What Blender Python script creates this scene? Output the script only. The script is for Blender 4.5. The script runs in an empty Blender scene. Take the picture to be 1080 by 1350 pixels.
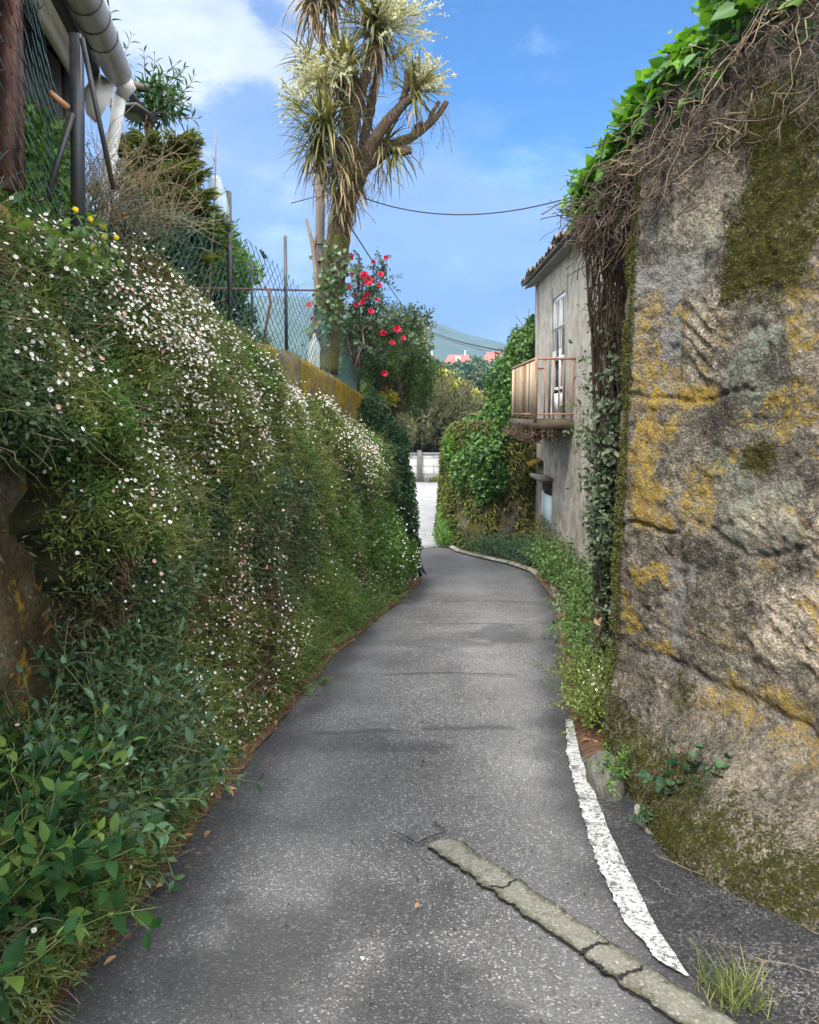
import bpy, math
import numpy as np
from mathutils import Vector

rng = np.random.default_rng(11)
sc = bpy.context.scene
COL = sc.collection
CAM_Z = 1.65
PITCH = math.atan(130 / 1080)
_c, _s = math.cos(PITCH), math.sin(PITCH)


def at(px, py, d):
    """world point that lies d metres ahead for a spot of the photograph"""
    u = (px - 540) / 1080; v = (675 - py) / 1080
    Y = _c + v * _s; Z = v * _c - _s
    return np.array([u / Y * d, d, CAM_Z + Z / Y * d])


def zroad(Y):
    Y = np.asarray(Y, float)
    t = np.clip((Y - 12) / 6, 0, 1)
    return np.where(Y < 12, -.06 * Y, -.72 - .36 * (t - t * t / 2))


# ------------------------------------------------------------------ noise
def _hash(ix, iy, iz, seed):
    h = (ix.astype(np.uint32) * np.uint32(374761393) + iy.astype(np.uint32) * np.uint32(668265263)
         + iz.astype(np.uint32) * np.uint32(2246822519) + np.uint32(seed * 3266489917 % 4294967296))
    h = (h ^ (h >> np.uint32(13))) * np.uint32(1274126177)
    h = (h ^ (h >> np.uint32(16))) * np.uint32(2654435761)
    h = h ^ (h >> np.uint32(15))
    return h.astype(np.float64) / 4294967295.0


def vnoise(p, seed=0):
    p = np.asarray(p, float)
    i = np.floor(p).astype(np.int64); f = p - i
    f = f * f * (3 - 2 * f)
    x, y, z = i[..., 0], i[..., 1], i[..., 2]
    r = 0
    for dx in (0, 1):
        wx = f[..., 0] if dx else 1 - f[..., 0]
        for dy in (0, 1):
            wy = f[..., 1] if dy else 1 - f[..., 1]
            for dz in (0, 1):
                wz = f[..., 2] if dz else 1 - f[..., 2]
                r = r + wx * wy * wz * _hash(x + dx, y + dy, z + dz, seed)
    return r


def fbm(p, octaves=4, seed=0, gain=.5):
    p = np.asarray(p, float)
    a, t, s = 1., 0., 0.
    for o in range(octaves):
        t = t + a * vnoise(p * 2 ** o + 17.3 * o, seed + o)
        s += a; a *= gain
    return t / s


def sstep(a, b, x):
    t = np.clip((x - a) / (b - a), 0, 1)
    return t * t * (3 - 2 * t)


def unit(v):
    v = np.asarray(v, float)
    return v / np.maximum(np.linalg.norm(v, axis=-1, keepdims=True), 1e-9)


def rdir(n):
    return unit(rng.normal(size=(n, 3)))


# ------------------------------------------------------------------ geometry collector
class Geo:
    def __init__(s):
        s.V = []; s.F = []; s.n = 0

    def add(s, V, F, m=0):
        V = np.asarray(V, float).reshape(-1, 3)
        Fs = F if isinstance(F, list) and len(F) and isinstance(F[0], np.ndarray) and F[0].ndim == 2 else [np.asarray(F, int)]
        s.V.append(V)
        for f in Fs:
            f = np.asarray(f, int)
            if f.ndim == 1: f = f[None]
            if len(f): s.F.append((f + s.n, m))
        s.n += len(V)
        return s

    def box(s, x0, x1, y0, y1, z0, z1, m=0):
        V = [(x, y, z) for z in (z0, z1) for y in (y0, y1) for x in (x0, x1)]
        F = np.array([(0, 2, 3, 1), (4, 5, 7, 6), (0, 1, 5, 4), (2, 6, 7, 3), (0, 4, 6, 2), (1, 3, 7, 5)])
        return s.add(V, F, m)

    def bar(s, a, b, w, h, m=0, up=(0, 0, 1)):
        a = np.asarray(a, float); b = np.asarray(b, float)
        t = unit(b - a); up = np.asarray(up, float)
        if abs(t @ up) > .95: up = np.array([1., 0, 0])
        x = unit(np.cross(t, up)); y = np.cross(x, t)
        V = []
        for p in (a, b):
            for i, j in ((-1, -1), (1, -1), (1, 1), (-1, 1)):
                V.append(p + x * w / 2 * i + y * h / 2 * j)
        F = np.array([(3, 2, 1, 0), (4, 5, 6, 7), (0, 1, 5, 4), (1, 2, 6, 5), (2, 3, 7, 6), (3, 0, 4, 7)])
        return s.add(V, F, m)

    def prism(s, poly, off, m=0):
        poly = np.asarray(poly, float); k = len(poly)
        V = np.vstack([poly, poly + np.asarray(off, float)])
        i = np.arange(k); j = (i + 1) % k
        return s.add(V, [i[::-1][None], (i + k)[None], np.stack([i, j, j + k, i + k], 1)], m)

    def grid(s, P, m=0, flip=False):
        P = np.asarray(P, float); a, b = P.shape[:2]
        idx = np.arange(a * b).reshape(a, b)
        F = np.stack([idx[:-1, :-1], idx[1:, :-1], idx[1:, 1:], idx[:-1, 1:]], -1).reshape(-1, 4)
        if flip: F = F[:, ::-1]
        return s.add(P.reshape(-1, 3), F, m)

    def build(s, name, mats, parent=None, org=None, smooth=False, attrs=None):
        V = np.vstack(s.V) if s.V else np.zeros((0, 3))
        if org is None:
            org = np.array(parent['_org'][:]) if parent is not None else (np.array([V[:, 0].mean(), V[:, 1].mean(), V[:, 2].min()]) if len(V) else np.zeros(3))
        org = np.asarray(org, float)
        me = bpy.data.meshes.new(name)
        me.vertices.add(len(V)); me.vertices.foreach_set('co', (V - org).astype(np.float32).ravel())
        nl = sum(f.size for f, _ in s.F); npoly = sum(len(f) for f, _ in s.F)
        me.loops.add(nl); me.polygons.add(npoly)
        me.loops.foreach_set('vertex_index', np.concatenate([f.ravel() for f, _ in s.F]).astype(np.int32))
        tot = np.concatenate([np.full(len(f), f.shape[1]) for f, _ in s.F])
        start = np.concatenate([[0], np.cumsum(tot)[:-1]])
        me.polygons.foreach_set('loop_start', start.astype(np.int32))
        me.polygons.foreach_set('material_index', np.concatenate([np.full(len(f), m) for f, m in s.F]).astype(np.int32))
        if smooth: me.polygons.foreach_set('use_smooth', np.ones(npoly, bool))
        for m in (mats if isinstance(mats, (list, tuple)) else [mats]): me.materials.append(m)
        if attrs:
            for k, a in attrs.items():
                at_ = me.attributes.new(k, 'FLOAT', 'POINT')
                at_.data.foreach_set('value', np.asarray(a, np.float32).ravel())
        me.update(calc_edges=True)
        o = bpy.data.objects.new(name, me); COL.objects.link(o)
        if parent is not None:
            o.parent = parent; o['_org'] = list(org)
        else:
            o.location = org; o['_org'] = list(org)
        return o


def tag(o, label=None, cat=None, group=None, kind=None):
    if label: o['label'] = label
    if cat: o['category'] = cat
    if group: o['group'] = group
    if kind: o['kind'] = kind
    return o


def thing(name, loc, label, cat, group=None):
    o = bpy.data.objects.new(name, None); COL.objects.link(o)
    o.location = loc; o.empty_display_size = .1; o['_org'] = [float(v) for v in loc]
    return tag(o, label, cat, group)


def struct(o):
    o['kind'] = 'structure'; return o


def dup(root, loc=None, rot=None, scale=None, label=None, parent=None):
    c = root.copy(); COL.objects.link(c)
    if loc is not None: c.location = loc
    if rot is not None: c.rotation_euler = rot
    if scale is not None: c.scale = (scale,) * 3
    if label: c['label'] = label
    if parent is not None: c.parent = parent
    for ch in list(root.children):
        d = ch.copy(); COL.objects.link(d); d.parent = c
        for g in ch.children:
            e = g.copy(); COL.objects.link(e); e.parent = d
    return c


# ------------------------------------------------------------------ tubes, leaves, blades
def tubes(G, P, R, sides=5, m=0):
    """N polylines of k points (N,k,3), radii (N,k) or scalar"""
    P = np.asarray(P, float)
    if P.ndim == 2: P = P[None]
    N, k, _ = P.shape
    R = np.broadcast_to(np.asarray(R, float), (N, k)) if np.ndim(R) != 1 or len(np.atleast_1d(R)) == k else np.broadcast_to(np.asarray(R)[:, None], (N, k))
    T = unit(np.gradient(P, axis=1))
    ref = np.where(np.abs(T[..., 2:3]) > .9, np.array([1., 0, 0]), np.array([0, 0, 1.]))
    ref = np.broadcast_to(ref[:, :1], T.shape) * .999 + .001
    B = unit(np.cross(T, ref)); C = np.cross(T, B)
    a = np.arange(sides) * 2 * np.pi / sides
    V = P[:, :, None] + R[:, :, None, None] * (np.cos(a)[:, None] * B[:, :, None] + np.sin(a)[:, None] * C[:, :, None])
    idx = np.arange(N * k * sides).reshape(N, k, sides)
    nx = np.roll(idx, -1, axis=2)
    F = np.stack([idx[:, :-1], nx[:, :-1], nx[:, 1:], idx[:, 1:]], -1).reshape(-1, 4)
    caps = [F, idx[:, 0][:, ::-1], idx[:, -1]]
    G.add(V.reshape(-1, 3), caps, m)
    return G


def cyl(G, a, b, r, sides=10, m=0, r2=None):
    return tubes(G, np.array([[a, b]], float), np.array([[r, r if r2 is None else r2]]), sides, m)


T_LEAF = (np.array([(0, 0, 0), (.32, .5, .10), (.68, .36, .06), (1, 0, -.06), (.68, -.36, .06), (.32, -.5, .10)]),
          [np.array([(0, 3, 2, 1), (0, 5, 4, 3)])])
T_LEAF8 = (np.array([(0, 0, 0), (.18, .32, .05), (.42, .5, .09), (.72, .32, .03), (1, 0, -.14), (.72, -.32, .03), (.42, -.5, .09), (.18, -.32, .05), (.42, 0, .02), (.72, 0, -.03)]),
           [np.array([(0, 8, 2, 1), (8, 9, 3, 2), (0, 7, 6, 8), (8, 6, 5, 9)]), np.array([(9, 4, 3), (9, 5, 4)])])
T_HEART = (np.array([(0, 0, 0), (-.12, .28, .05), (.12, .54, .1), (.5, .42, .07), (1.0, 0, -.1), (.5, -.42, .07), (.12, -.54, .1), (-.12, -.28, .05)]),
           [np.array([(0, 4, 3, 2, 1), (0, 7, 6, 5, 4)])])
T_IVY = (np.array([(0, 0, 0), (-.1, .3, .05), (.22, .62, .08), (.38, .3, .04), (1.0, 0, -.1), (.38, -.3, .04), (.22, -.62, .08), (-.1, -.3, .05)]),
         [np.array([(0, 4, 3, 2, 1), (0, 7, 6, 5, 4)])])
T_LOBE = (np.array([(0, 0, 0), (.12, .2, .03), (.08, .45, .05), (.3, .5, .06), (.4, .24, .03), (.55, .42, .05), (.78, .36, .02), (.76, .16, 0), (1, 0, -.1),
                    (.76, -.16, 0), (.78, -.36, .02), (.55, -.42, .05), (.4, -.24, .03), (.3, -.5, .06), (.08, -.45, .05), (.12, -.2, .03)]),
          [np.array([(0, 8, 7, 6, 5, 4, 3, 2, 1), (0, 15, 14, 13, 12, 11, 10, 9, 8)])])


def scatter(G, tmpl, pos, axis, nrm, L, W, m=0):
    tv, tf = tmpl
    pos = np.asarray(pos, float); N = len(pos)
    if N == 0: return G
    a = unit(axis); n = nrm - (nrm * a).sum(1, keepdims=True) * a
    n = unit(n + 1e-6); b = np.cross(n, a)
    L = np.broadcast_to(L, (N,)); W = np.broadcast_to(W, (N,))
    V = (pos[:, None] + tv[None, :, 0:1] * (L[:, None] * a)[:, None] + tv[None, :, 1:2] * (W[:, None] * b)[:, None]
         + tv[None, :, 2:3] * (L[:, None] * n)[:, None])
    k = len(tv); off = (np.arange(N) * k)[:, None]
    G.add(V.reshape(-1, 3), [(off[:, :, None] + f[None]).reshape(-1, f.shape[1]) for f in tf], m)
    return G


def blades(G, pos, dirs, L, W, droop, m=0, segs=4, stiff=1.0):
    """strap leaves bending down under their weight"""
    pos = np.asarray(pos, float); N = len(pos)
    L = np.broadcast_to(L, (N,)); W = np.broadcast_to(W, (N,)); droop = np.broadcast_to(droop, (N,))
    d = unit(dirs); p = pos.copy(); pts = [p.copy()]
    for i in range(segs):
        p = p + d * (L / segs)[:, None]; pts.append(p.copy())
        d = unit(d + np.array([0, 0, -1.]) * (droop * (i + 1) / segs)[:, None])
    P = np.stack(pts, 1)
    side = unit(np.cross(unit(dirs) + rng.normal(size=(N, 3)) * .15, np.array([0, 0, 1.])) + 1e-6)
    prof = np.interp(np.linspace(0, 1, segs + 1), [0, .3, .7, 1], [.7, 1, .75, .04])
    off = side[:, None] * (W[:, None] * prof[None] / 2)[..., None]
    V = np.stack([P - off, P + off], 2)
    idx = np.arange(N * (segs + 1) * 2).reshape(N, segs + 1, 2)
    F = np.stack([idx[:, :-1, 0], idx[:, :-1, 1], idx[:, 1:, 1], idx[:, 1:, 0]], -1).reshape(-1, 4)
    G.add(V.reshape(-1, 3), F, m)
    return P


def walks(start, dirs, steps, seglen, wob=.3, grav=0., pull=None):
    p = np.asarray(start, float).copy(); d = unit(dirs); N = len(p)
    seglen = np.broadcast_to(seglen, (N,))
    pts = [p.copy()]
    for i in range(steps):
        d = unit(d + rng.normal(size=(N, 3)) * wob + np.array([0, 0, -1.]) * grav + (0 if pull is None else pull))
        p = p + d * seglen[:, None]; pts.append(p.copy())
    return np.stack(pts, 1)


def lump_points(c, r, n, seed=0, lump=.35, freq=2.2, inner=.55):
    """points in the outer shell of an uneven ellipsoid, with outward normals"""
    c = np.asarray(c, float); r = np.asarray(r, float)
    d = rdir(n)
    k = 1 - lump + 2 * lump * fbm(d * freq + 5.1 * seed, 3, seed)
    k = k * (inner + (1 - inner) * rng.random(n) ** .5)
    return c + d * r * k[:, None], unit(d / r)


def daisy_template(n=12, cup=.05):
    V = [(0, 0, .0)]
    for i in range(2 * n):
        a = math.pi * i / n; r = 1. if i % 2 == 0 else .72
        V.append((r * math.cos(a), r * math.sin(a), cup * (1 if i % 2 == 0 else .6)))
    F = np.array([(0, 1 + i, 1 + (i + 1) % (2 * n)) for i in range(2 * n)])
    C = [(0, 0, .16)] + [(.34 * math.cos(i * math.pi / 3), .34 * math.sin(i * math.pi / 3), .05) for i in range(6)]
    FC = np.array([(0, 1 + i, 1 + (i + 1) % 6) for i in range(6)])
    return (np.array(V), F), (np.array(C), FC)


def discs(G, pos, nrm, R, tm, m=0):
    tv, tf = tm; N = len(pos)
    if N == 0: return
    n = unit(nrm); a = unit(np.cross(n, rdir(N))); b = np.cross(n, a)
    R = np.broadcast_to(R, (N,))[:, None, None]
    V = pos[:, None] + R * (tv[None, :, 0:1] * a[:, None] + tv[None, :, 1:2] * b[:, None] + tv[None, :, 2:3] * n[:, None])
    k = len(tv)
    G.add(V.reshape(-1, 3), ((np.arange(N) * k)[:, None, None] + tf[None]).reshape(-1, tf.shape[1]), m)
# ------------------------------------------------------------------ materials
class N:
    def __init__(s, name):
        s.mat = bpy.data.materials.new(name); s.mat.use_nodes = True
        s.nt = s.mat.node_tree; s.nt.nodes.clear()

    def __call__(s, typ, ins=None, out=0, **props):
        n = s.nt.nodes.new(typ)
        for k, v in props.items(): setattr(n, k, v)
        for k, v in (ins or {}).items():
            if hasattr(v, 'is_output'): s.nt.links.new(v, n.inputs[k])
            else: n.inputs[k].default_value = v
        return n.outputs[out]

    def attr(s, name): return s('ShaderNodeAttribute', out=2, attribute_name=name)
    def obj(s): return s('ShaderNodeTexCoord', out=3)
    def rnd(s): return s('ShaderNodeNewGeometry', out=8)

    def noise(s, scale, detail=4., rough=.55, vec=None, dist=0., out=0):
        return s('ShaderNodeTexNoise', {'Vector': vec or s.obj(), 'Scale': scale, 'Detail': detail, 'Roughness': rough, 'Distortion': dist}, out=out)

    def ramp(s, fac, stops, interp='LINEAR'):
        n = s.nt.nodes.new('ShaderNodeValToRGB'); s.nt.links.new(fac, n.inputs[0])
        cr = n.color_ramp; cr.interpolation = interp
        while len(cr.elements) < len(stops): cr.elements.new(.5)
        for e, (p, c) in zip(cr.elements, stops):
            e.position = p; e.color = (c, c, c, 1) if np.isscalar(c) else (*c, 1)
        return n.outputs[0]

    def mix(s, f, a, b, blend='MIX'):
        n = s.nt.nodes.new('ShaderNodeMix'); n.data_type = 'RGBA'; n.blend_type = blend
        for i, v in ((0, f), (6, a), (7, b)):
            if hasattr(v, 'is_output'): s.nt.links.new(v, n.inputs[i])
            else: n.inputs[i].default_value = v if i == 0 else ((*v, 1) if len(v) == 3 else v)
        return n.outputs[2]

    def math(s, op, a, b=0., clamp=False):
        n = s.nt.nodes.new('ShaderNodeMath'); n.operation = op; n.use_clamp = clamp
        for i, v in ((0, a), (1, b)):
            if hasattr(v, 'is_output'): s.nt.links.new(v, n.inputs[i])
            else: n.inputs[i].default_value = v
        return n.outputs[0]

    def bump(s, h, strength=.5, dist=.01):
        return s('ShaderNodeBump', {'Height': h, 'Strength': strength, 'Distance': dist})

    def pbsdf(s, color, rough=.8, normal=None, spec=.4, **kw):
        d = {'Roughness': rough, 'Specular IOR Level': spec}
        d['Base Color'] = color if hasattr(color, 'is_output') else (*color, 1)
        if normal: d['Normal'] = normal
        d.update(kw)
        return s('ShaderNodeBsdfPrincipled', d)

    def done(s, shader):
        o = s.nt.nodes.new('ShaderNodeOutputMaterial'); s.nt.links.new(shader, o.inputs[0]); return s.mat


def leaf_mat(name, dark, mid, light, rough=.5, tr=.3, scale=3., spec=.35):
    n = N(name)
    f = n.math('ADD', n.math('MULTIPLY', n.rnd(), .6), n.math('MULTIPLY', n.noise(scale, 2.), .5))
    c = n.ramp(f, [(.2, dark), (.52, mid), (.9, light)])
    p = n.pbsdf(c, rough, spec=spec)
    t = n('ShaderNodeBsdfTranslucent', {0: n.mix(1., c, (1.25, 1.2, .55), 'MULTIPLY')})
    return n.done(n('ShaderNodeMixShader', {0: tr, 1: p, 2: t}))


def plain(name, a, b, scale=6., rough=.75, bump=.3, bdist=.01, spec=.4, metal=0., c=None, bscale=None, stretch=None):
    n = N(name)
    v = n.obj()
    if stretch: v = n('ShaderNodeMapping', {0: v, 3: stretch})
    f = n.noise(scale, 6., .62, v)
    st = [(.3, a), (.68, b)] if c is None else [(.25, a), (.5, b), (.72, c)]
    col = n.ramp(f, st)
    bp = n.bump(n.noise(bscale or scale * 4, 6., .65, v), bump, bdist) if bump else None
    return n.done(n.pbsdf(col, rough, bp, spec, Metallic=metal))


def bark_mat(name, a, b, c, stretch=(6, 6, 1), scale=6., moss=None):
    n = N(name); v = n('ShaderNodeMapping', {0: n.obj(), 3: stretch})
    f = n.noise(scale, 6., .65, v)
    col = n.ramp(f, [(.28, a), (.5, b), (.72, c)])
    if moss:
        m = n.ramp(n.noise(4., 4., .6), [(.42, 0.), (.6, 1.)])
        col = n.mix(m, col, moss)
    return n.done(n.pbsdf(col, .9, n.bump(f, .9, .02), .2))


MT = {}
MT['fleabane'] = leaf_mat('fleabane_leaf', (.05, .08, .014), (.135, .185, .036), (.26, .31, .08), .6, .25, 1.6)
MT['fleabane_dark'] = leaf_mat('dark_small_leaf', (.02, .046, .018), (.055, .10, .038), (.11, .17, .065), .5, .2, 1.8)
MT['fleabane_bright'] = leaf_mat('bright_small_leaf', (.035, .085, .014), (.085, .19, .03), (.18, .31, .07), .55, .3, 2.)
MT['dry_bits'] = leaf_mat('dry_brown_leaf', (.04, .022, .012), (.10, .06, .035), (.2, .13, .08), .8, .15, 2.)
MT['stem_green'] = plain('green_stem', (.06, .09, .02), (.13, .15, .045), 9, .7, 0)
MT['stem_brown'] = plain('brown_stem', (.025, .016, .010), (.085, .058, .040), 7, .85, 0, c=(.18, .135, .10))
MT['stem_tan'] = plain('dry_tan_twig', (.14, .10, .055), (.28, .21, .12), 7, .85, 0, c=(.40, .32, .2))
MT['petal'] = leaf_mat('white_petal', (.70, .68, .66), (.80, .79, .77), (.85, .84, .83), .7, .2)
MT['petal_pink'] = leaf_mat('pink_petal', (.45, .18, .2), (.62, .33, .35), (.75, .55, .55), .7, .2)
MT['pollen'] = plain('yellow_flower_centre', (.5, .32, .02), (.65, .45, .05), 40, .8, 0)
MT['yellow_petal'] = leaf_mat('yellow_petal', (.65, .45, .01), (.75, .55, .02), (.8, .62, .04), .6, .2)
MT['knot_pink'] = leaf_mat('pink_flower_ball', (.30, .14, .15), (.48, .27, .28), (.62, .42, .42), .8, .1)
MT['under'] = plain('dark_undersheet', (.012, .015, .007), (.035, .034, .016), 12, .95, .8, .03, .1, c=(.05, .038, .022))  # dark sheet below the leaves, mottled from green-black to soil brown
MT['broad'] = leaf_mat('broad_leaf', (.008, .034, .010), (.02, .068, .016), (.12, .19, .035), .6, .2, 2.5, .15)
MT['bluish'] = leaf_mat('bluish_leaf', (.018, .055, .028), (.04, .09, .04), (.075, .15, .065), .55, .2, 3.)
MT['celandine'] = leaf_mat('lobed_leaf', (.06, .12, .035), (.10, .19, .05), (.22, .33, .06), .5, .35, 4.)
MT['shrubdark'] = leaf_mat('shrub_leaf_dark', (.012, .04, .016), (.028, .075, .028), (.06, .13, .045), .45, .22, 1.8)
MT['shrubmid'] = leaf_mat('shrub_leaf_mid', (.025, .06, .015), (.06, .12, .025), (.12, .2, .05), .5, .28, 1.6)
MT['shrubbright'] = leaf_mat('shrub_leaf_bright', (.04, .10, .015), (.09, .19, .03), (.18, .3, .06), .5, .35, 1.5)
MT['olive'] = leaf_mat('olive_shoot', (.03, .036, .014), (.075, .08, .03), (.15, .15, .06), .6, .2, 1.3)
MT['yellowgreen'] = leaf_mat('yellow_green_leaf', (.16, .18, .015), (.34, .32, .03), (.5, .45, .06), .5, .3, 2.)
MT['conifer'] = leaf_mat('conifer_spray', (.045, .075, .022), (.11, .15, .04), (.22, .25, .07), .6, .3, 3.)
MT['palm'] = leaf_mat('strap_leaf', (.035, .05, .016), (.11, .125, .035), (.30, .26, .09), .45, .25, 1.2, .5)
MT['palm_dead'] = leaf_mat('dead_strap_leaf', (.09, .055, .03), (.19, .125, .07), (.34, .26, .15), .8, .2, 1.5)
MT['panicle'] = leaf_mat('cream_blossom', (.30, .30, .18), (.46, .45, .30), (.64, .62, .46), .8, .25)
MT['rose'] = leaf_mat('red_rose_petal', (.36, .005, .025), (.55, .012, .05), (.75, .06, .14), .5, .25)
MT['roseleaf'] = leaf_mat('rose_leaf', (.022, .055, .028), (.055, .105, .045), (.13, .19, .09), .42, .28, 2.)
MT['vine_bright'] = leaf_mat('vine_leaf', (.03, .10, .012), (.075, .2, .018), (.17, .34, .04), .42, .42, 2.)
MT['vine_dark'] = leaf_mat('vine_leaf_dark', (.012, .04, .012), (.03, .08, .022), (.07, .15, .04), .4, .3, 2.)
MT['ivy'] = leaf_mat('ivy_leaf', (.014, .045, .010), (.05, .12, .018), (.15, .27, .045), .45, .3, 1.4, .4)
MT['grey_leaf'] = leaf_mat('greyish_leaf', (.025, .045, .02), (.07, .10, .05), (.16, .2, .11), .45, .25, 2.)
MT['fern'] = leaf_mat('fern_moss', (.03, .038, .008), (.085, .09, .018), (.20, .20, .04), .8, .2, 1.3)
MT['moss'] = plain('moss_clump', (.018, .022, .004), (.055, .06, .008), 16, .95, 1., .03, .1, c=(.13, .12, .015))
MT['grass'] = leaf_mat('grass_blade', (.06, .09, .02), (.13, .17, .04), (.3, .27, .1), .6, .3, 6.)
MT['bark'] = bark_mat('palm_bark', (.03, .02, .013), (.085, .058, .038), (.19, .14, .10), (9, 9, 3), 7.)
MT['bark_moss'] = bark_mat('mossy_palm_bark', (.022, .016, .010), (.06, .043, .026), (.13, .095, .06), (9, 9, 3), 7., moss=(.07, .07, .015))
MT['pole_wood'] = bark_mat('weathered_pole_wood', (.10, .085, .07), (.19, .165, .14), (.28, .25, .21), (12, 12, .6))
MT['dead_wood'] = bark_mat('dead_wood', (.1, .075, .055), (.2, .16, .12), (.3, .25, .2))
MT['cable'] = plain('black_cable', (.012, .012, .014), (.02, .02, .022), 5, .6, 0)
MT['wire_green'] = plain('green_coated_wire', (.015, .06, .058), (.035, .11, .105), 8, .4, 0, spec=.6)
MT['post_dark'] = plain('dark_painted_post', (.018, .024, .03), (.04, .045, .05), 8, .5, .1, c=(.09, .06, .045))
MT['rust'] = plain('rusty_steel', (.06, .025, .018), (.14, .06, .045), 14, .85, .3, .004, c=(.22, .11, .075))
MT['teal'] = plain('teal_painted_post', (.03, .16, .20), (.06, .26, .30), 8, .5, .1)
MT['galv'] = plain('grey_plastic_pipe', (.22, .22, .22), (.33, .33, .33), 3, .4, .05, c=(.26, .24, .21))
MT['whitepipe'] = plain('dirty_white_plastic', (.42, .40, .36), (.62, .60, .56), 7, .55, .1, c=(.68, .67, .64))
MT['joint'] = plain('dark_pipe_joint', (.05, .045, .04), (.1, .085, .07), 6, .7, 0)
MT['cream'] = plain('cream_render', (.48, .45, .34), (.6, .57, .45), 3, .85, .3)
MT['shedwall'] = plain('grey_render', (.36, .35, .33), (.52, .51, .5), 3, .9, .4, c=(.58, .57, .55))
MT['darkwood'] = plain('dark_timber', (.014, .011, .010), (.04, .032, .028), 6, .8, .4, stretch=(1, 8, 8))
MT['terrace'] = plain('garden_soil', (.03, .035, .015), (.07, .075, .03), 2, .95, .6, .04)
MT['ground'] = plain('grassy_ground', (.04, .055, .02), (.085, .1, .04), .6, .95, .5, .05)
MT['soil'] = plain('brown_verge_soil', (.05, .03, .018), (.12, .07, .042), 22, .95, 1., .02, .1, c=(.2, .13, .085))
MT['balcony_rust'] = plain('flaking_rusty_paint', (.17, .085, .04), (.36, .26, .15), 9, .85, .3, .004, c=(.44, .36, .24), stretch=(3, 3, .6))
MT['balcony_rail'] = plain('rusty_rail', (.20, .09, .05), (.36, .22, .15), 12, .85, .3, .004)
MT['slab'] = plain('weathered_balcony_slab', (.05, .04, .025), (.11, .08, .05), 7, .9, .6, .02)
MT['frame_white'] = plain('worn_white_frame', (.5, .52, .53), (.66, .68, .68), 6, .6, .2)
MT['frame_blue'] = plain('pale_blue_paint', (.38, .50, .50), (.52, .62, .60), 8, .7, .2)
MT['dim_panel'] = plain('painted_dim_room', (.02, .022, .025), (.045, .05, .05), 3, .9, 0)
MT['rooftile'] = plain('old_roof_tile', (.05, .045, .038), (.12, .10, .08), 9, .9, .5, .01, c=(.2, .16, .12))
MT['eave'] = plain('eave_board', (.16, .15, .13), (.26, .24, .21), 5, .9, .3)
MT['redroof'] = plain('red_roof_tiles', (.30, .06, .045), (.42, .10, .07), .3, .85, 0)
MT['whitewall'] = plain('white_render', (.6, .58, .55), (.72, .70, .67), .4, .85, 0)
MT['pane'] = plain('dark_glass', (.02, .025, .03), (.035, .04, .05), 2, .1, 0, spec=.6)
MT['boulder'] = plain('grey_stone', (.06, .06, .045), (.13, .125, .105), 9, .9, .9, .02, c=(.21, .20, .18))
MT['kerb'] = plain('mossy_kerb_stone', (.05, .055, .02), (.17, .16, .12), 6, .95, .8, .015, c=(.32, .31, .28))
MT['hill'] = plain('wooded_hill', (.012, .025, .014), (.03, .05, .024), .06, .95, 0, c=(.045, .068, .034))
MT['farwood'] = leaf_mat('far_tree_leaf', (.016, .04, .018), (.04, .08, .03), (.09, .14, .05), .6, .2, .25)
MT['litter'] = leaf_mat('fallen_leaf', (.13, .06, .03), (.28, .14, .06), (.45, .28, .13), .7, .2, 9.)
MT['paper'] = plain('pale_scrap', (.6, .58, .55), (.75, .73, .7), 30, .8, .2)
MT['brownleaf'] = leaf_mat('withered_vine_leaf', (.10, .055, .03), (.22, .13, .075), (.38, .26, .16), .8, .25, 4.)

# plastic bottle
n = N('cloudy_plastic')
MT['bottle'] = n.done(n('ShaderNodeMixShader', {0: .6, 1: n.pbsdf((.55, .62, .62), .3), 2: n('ShaderNodeBsdfTransparent', {0: (.9, .95, .95, 1)})}))

# weathered asphalt: chips of stone in dark binder, with attribute-driven wear
def asphalt(name, pale=False):
    n = N(name); o = n.obj()
    vor = n('ShaderNodeTexVoronoi', {'Vector': o, 'Scale': 150.}, out=1)      # colour per chip
    vd = n('ShaderNodeTexVoronoi', {'Vector': o, 'Scale': 150.}, out=0)
    chip = n('ShaderNodeSeparateColor', {0: vor}, out=0)
    brk = n.math('ADD', n.math('MULTIPLY', n.math('SUBTRACT', n.noise(14., 6., .75), .5), 1.5), n.math('MULTIPLY', n.math('SUBTRACT', n.noise(60., 4., .7), .5), 1.2))
    dk = n.attr('dark'); wr0 = n.attr('wear')
    dark = n.math('ADD', dk, n.math('MULTIPLY', brk, n.ramp(dk, [(0., .12), (.15, .5), (.6, .6), (1., .2)])), True)
    wear = n.math('ADD', wr0, n.math('MULTIPLY', brk, .45), True)
    base = n.ramp(chip, [(0., (.020, .020, .022)), (.35, (.042, .040, .039)), (.72, (.088, .084, .081)), (.9, (.15, .147, .143)), (1., (.48, .46, .44))])
    smooth = n.ramp(n.noise(60., 6., .7), [(.3, (.05, .05, .052)), (.7, (.14, .138, .138))])
    c = n.mix(.30, base, smooth)
    c = n.mix(n.math('MULTIPLY', wear, .65), c, n.mix(.7, c, (.23, .228, .228)))
    c = n.mix(dark, c, n.mix(.72, c, (.012, .012, .013)))
    big = n.ramp(n.noise(1.3, 5., .6), [(.3, .72), (.7, 1.2)])
    c = n.mix(1., c, big, 'MULTIPLY')
    h = n.math('ADD', n.math('MULTIPLY', vd, -1.), n.math('MULTIPLY', n.noise(45., 4., .7), .6))
    r = n.math('SUBTRACT', .86, n.math('MULTIPLY', dark, .2))
    return n.done(n.pbsdf(c, r, n.bump(h, .55, .006), .35))
MT['asphalt'] = asphalt('worn_asphalt')
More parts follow.
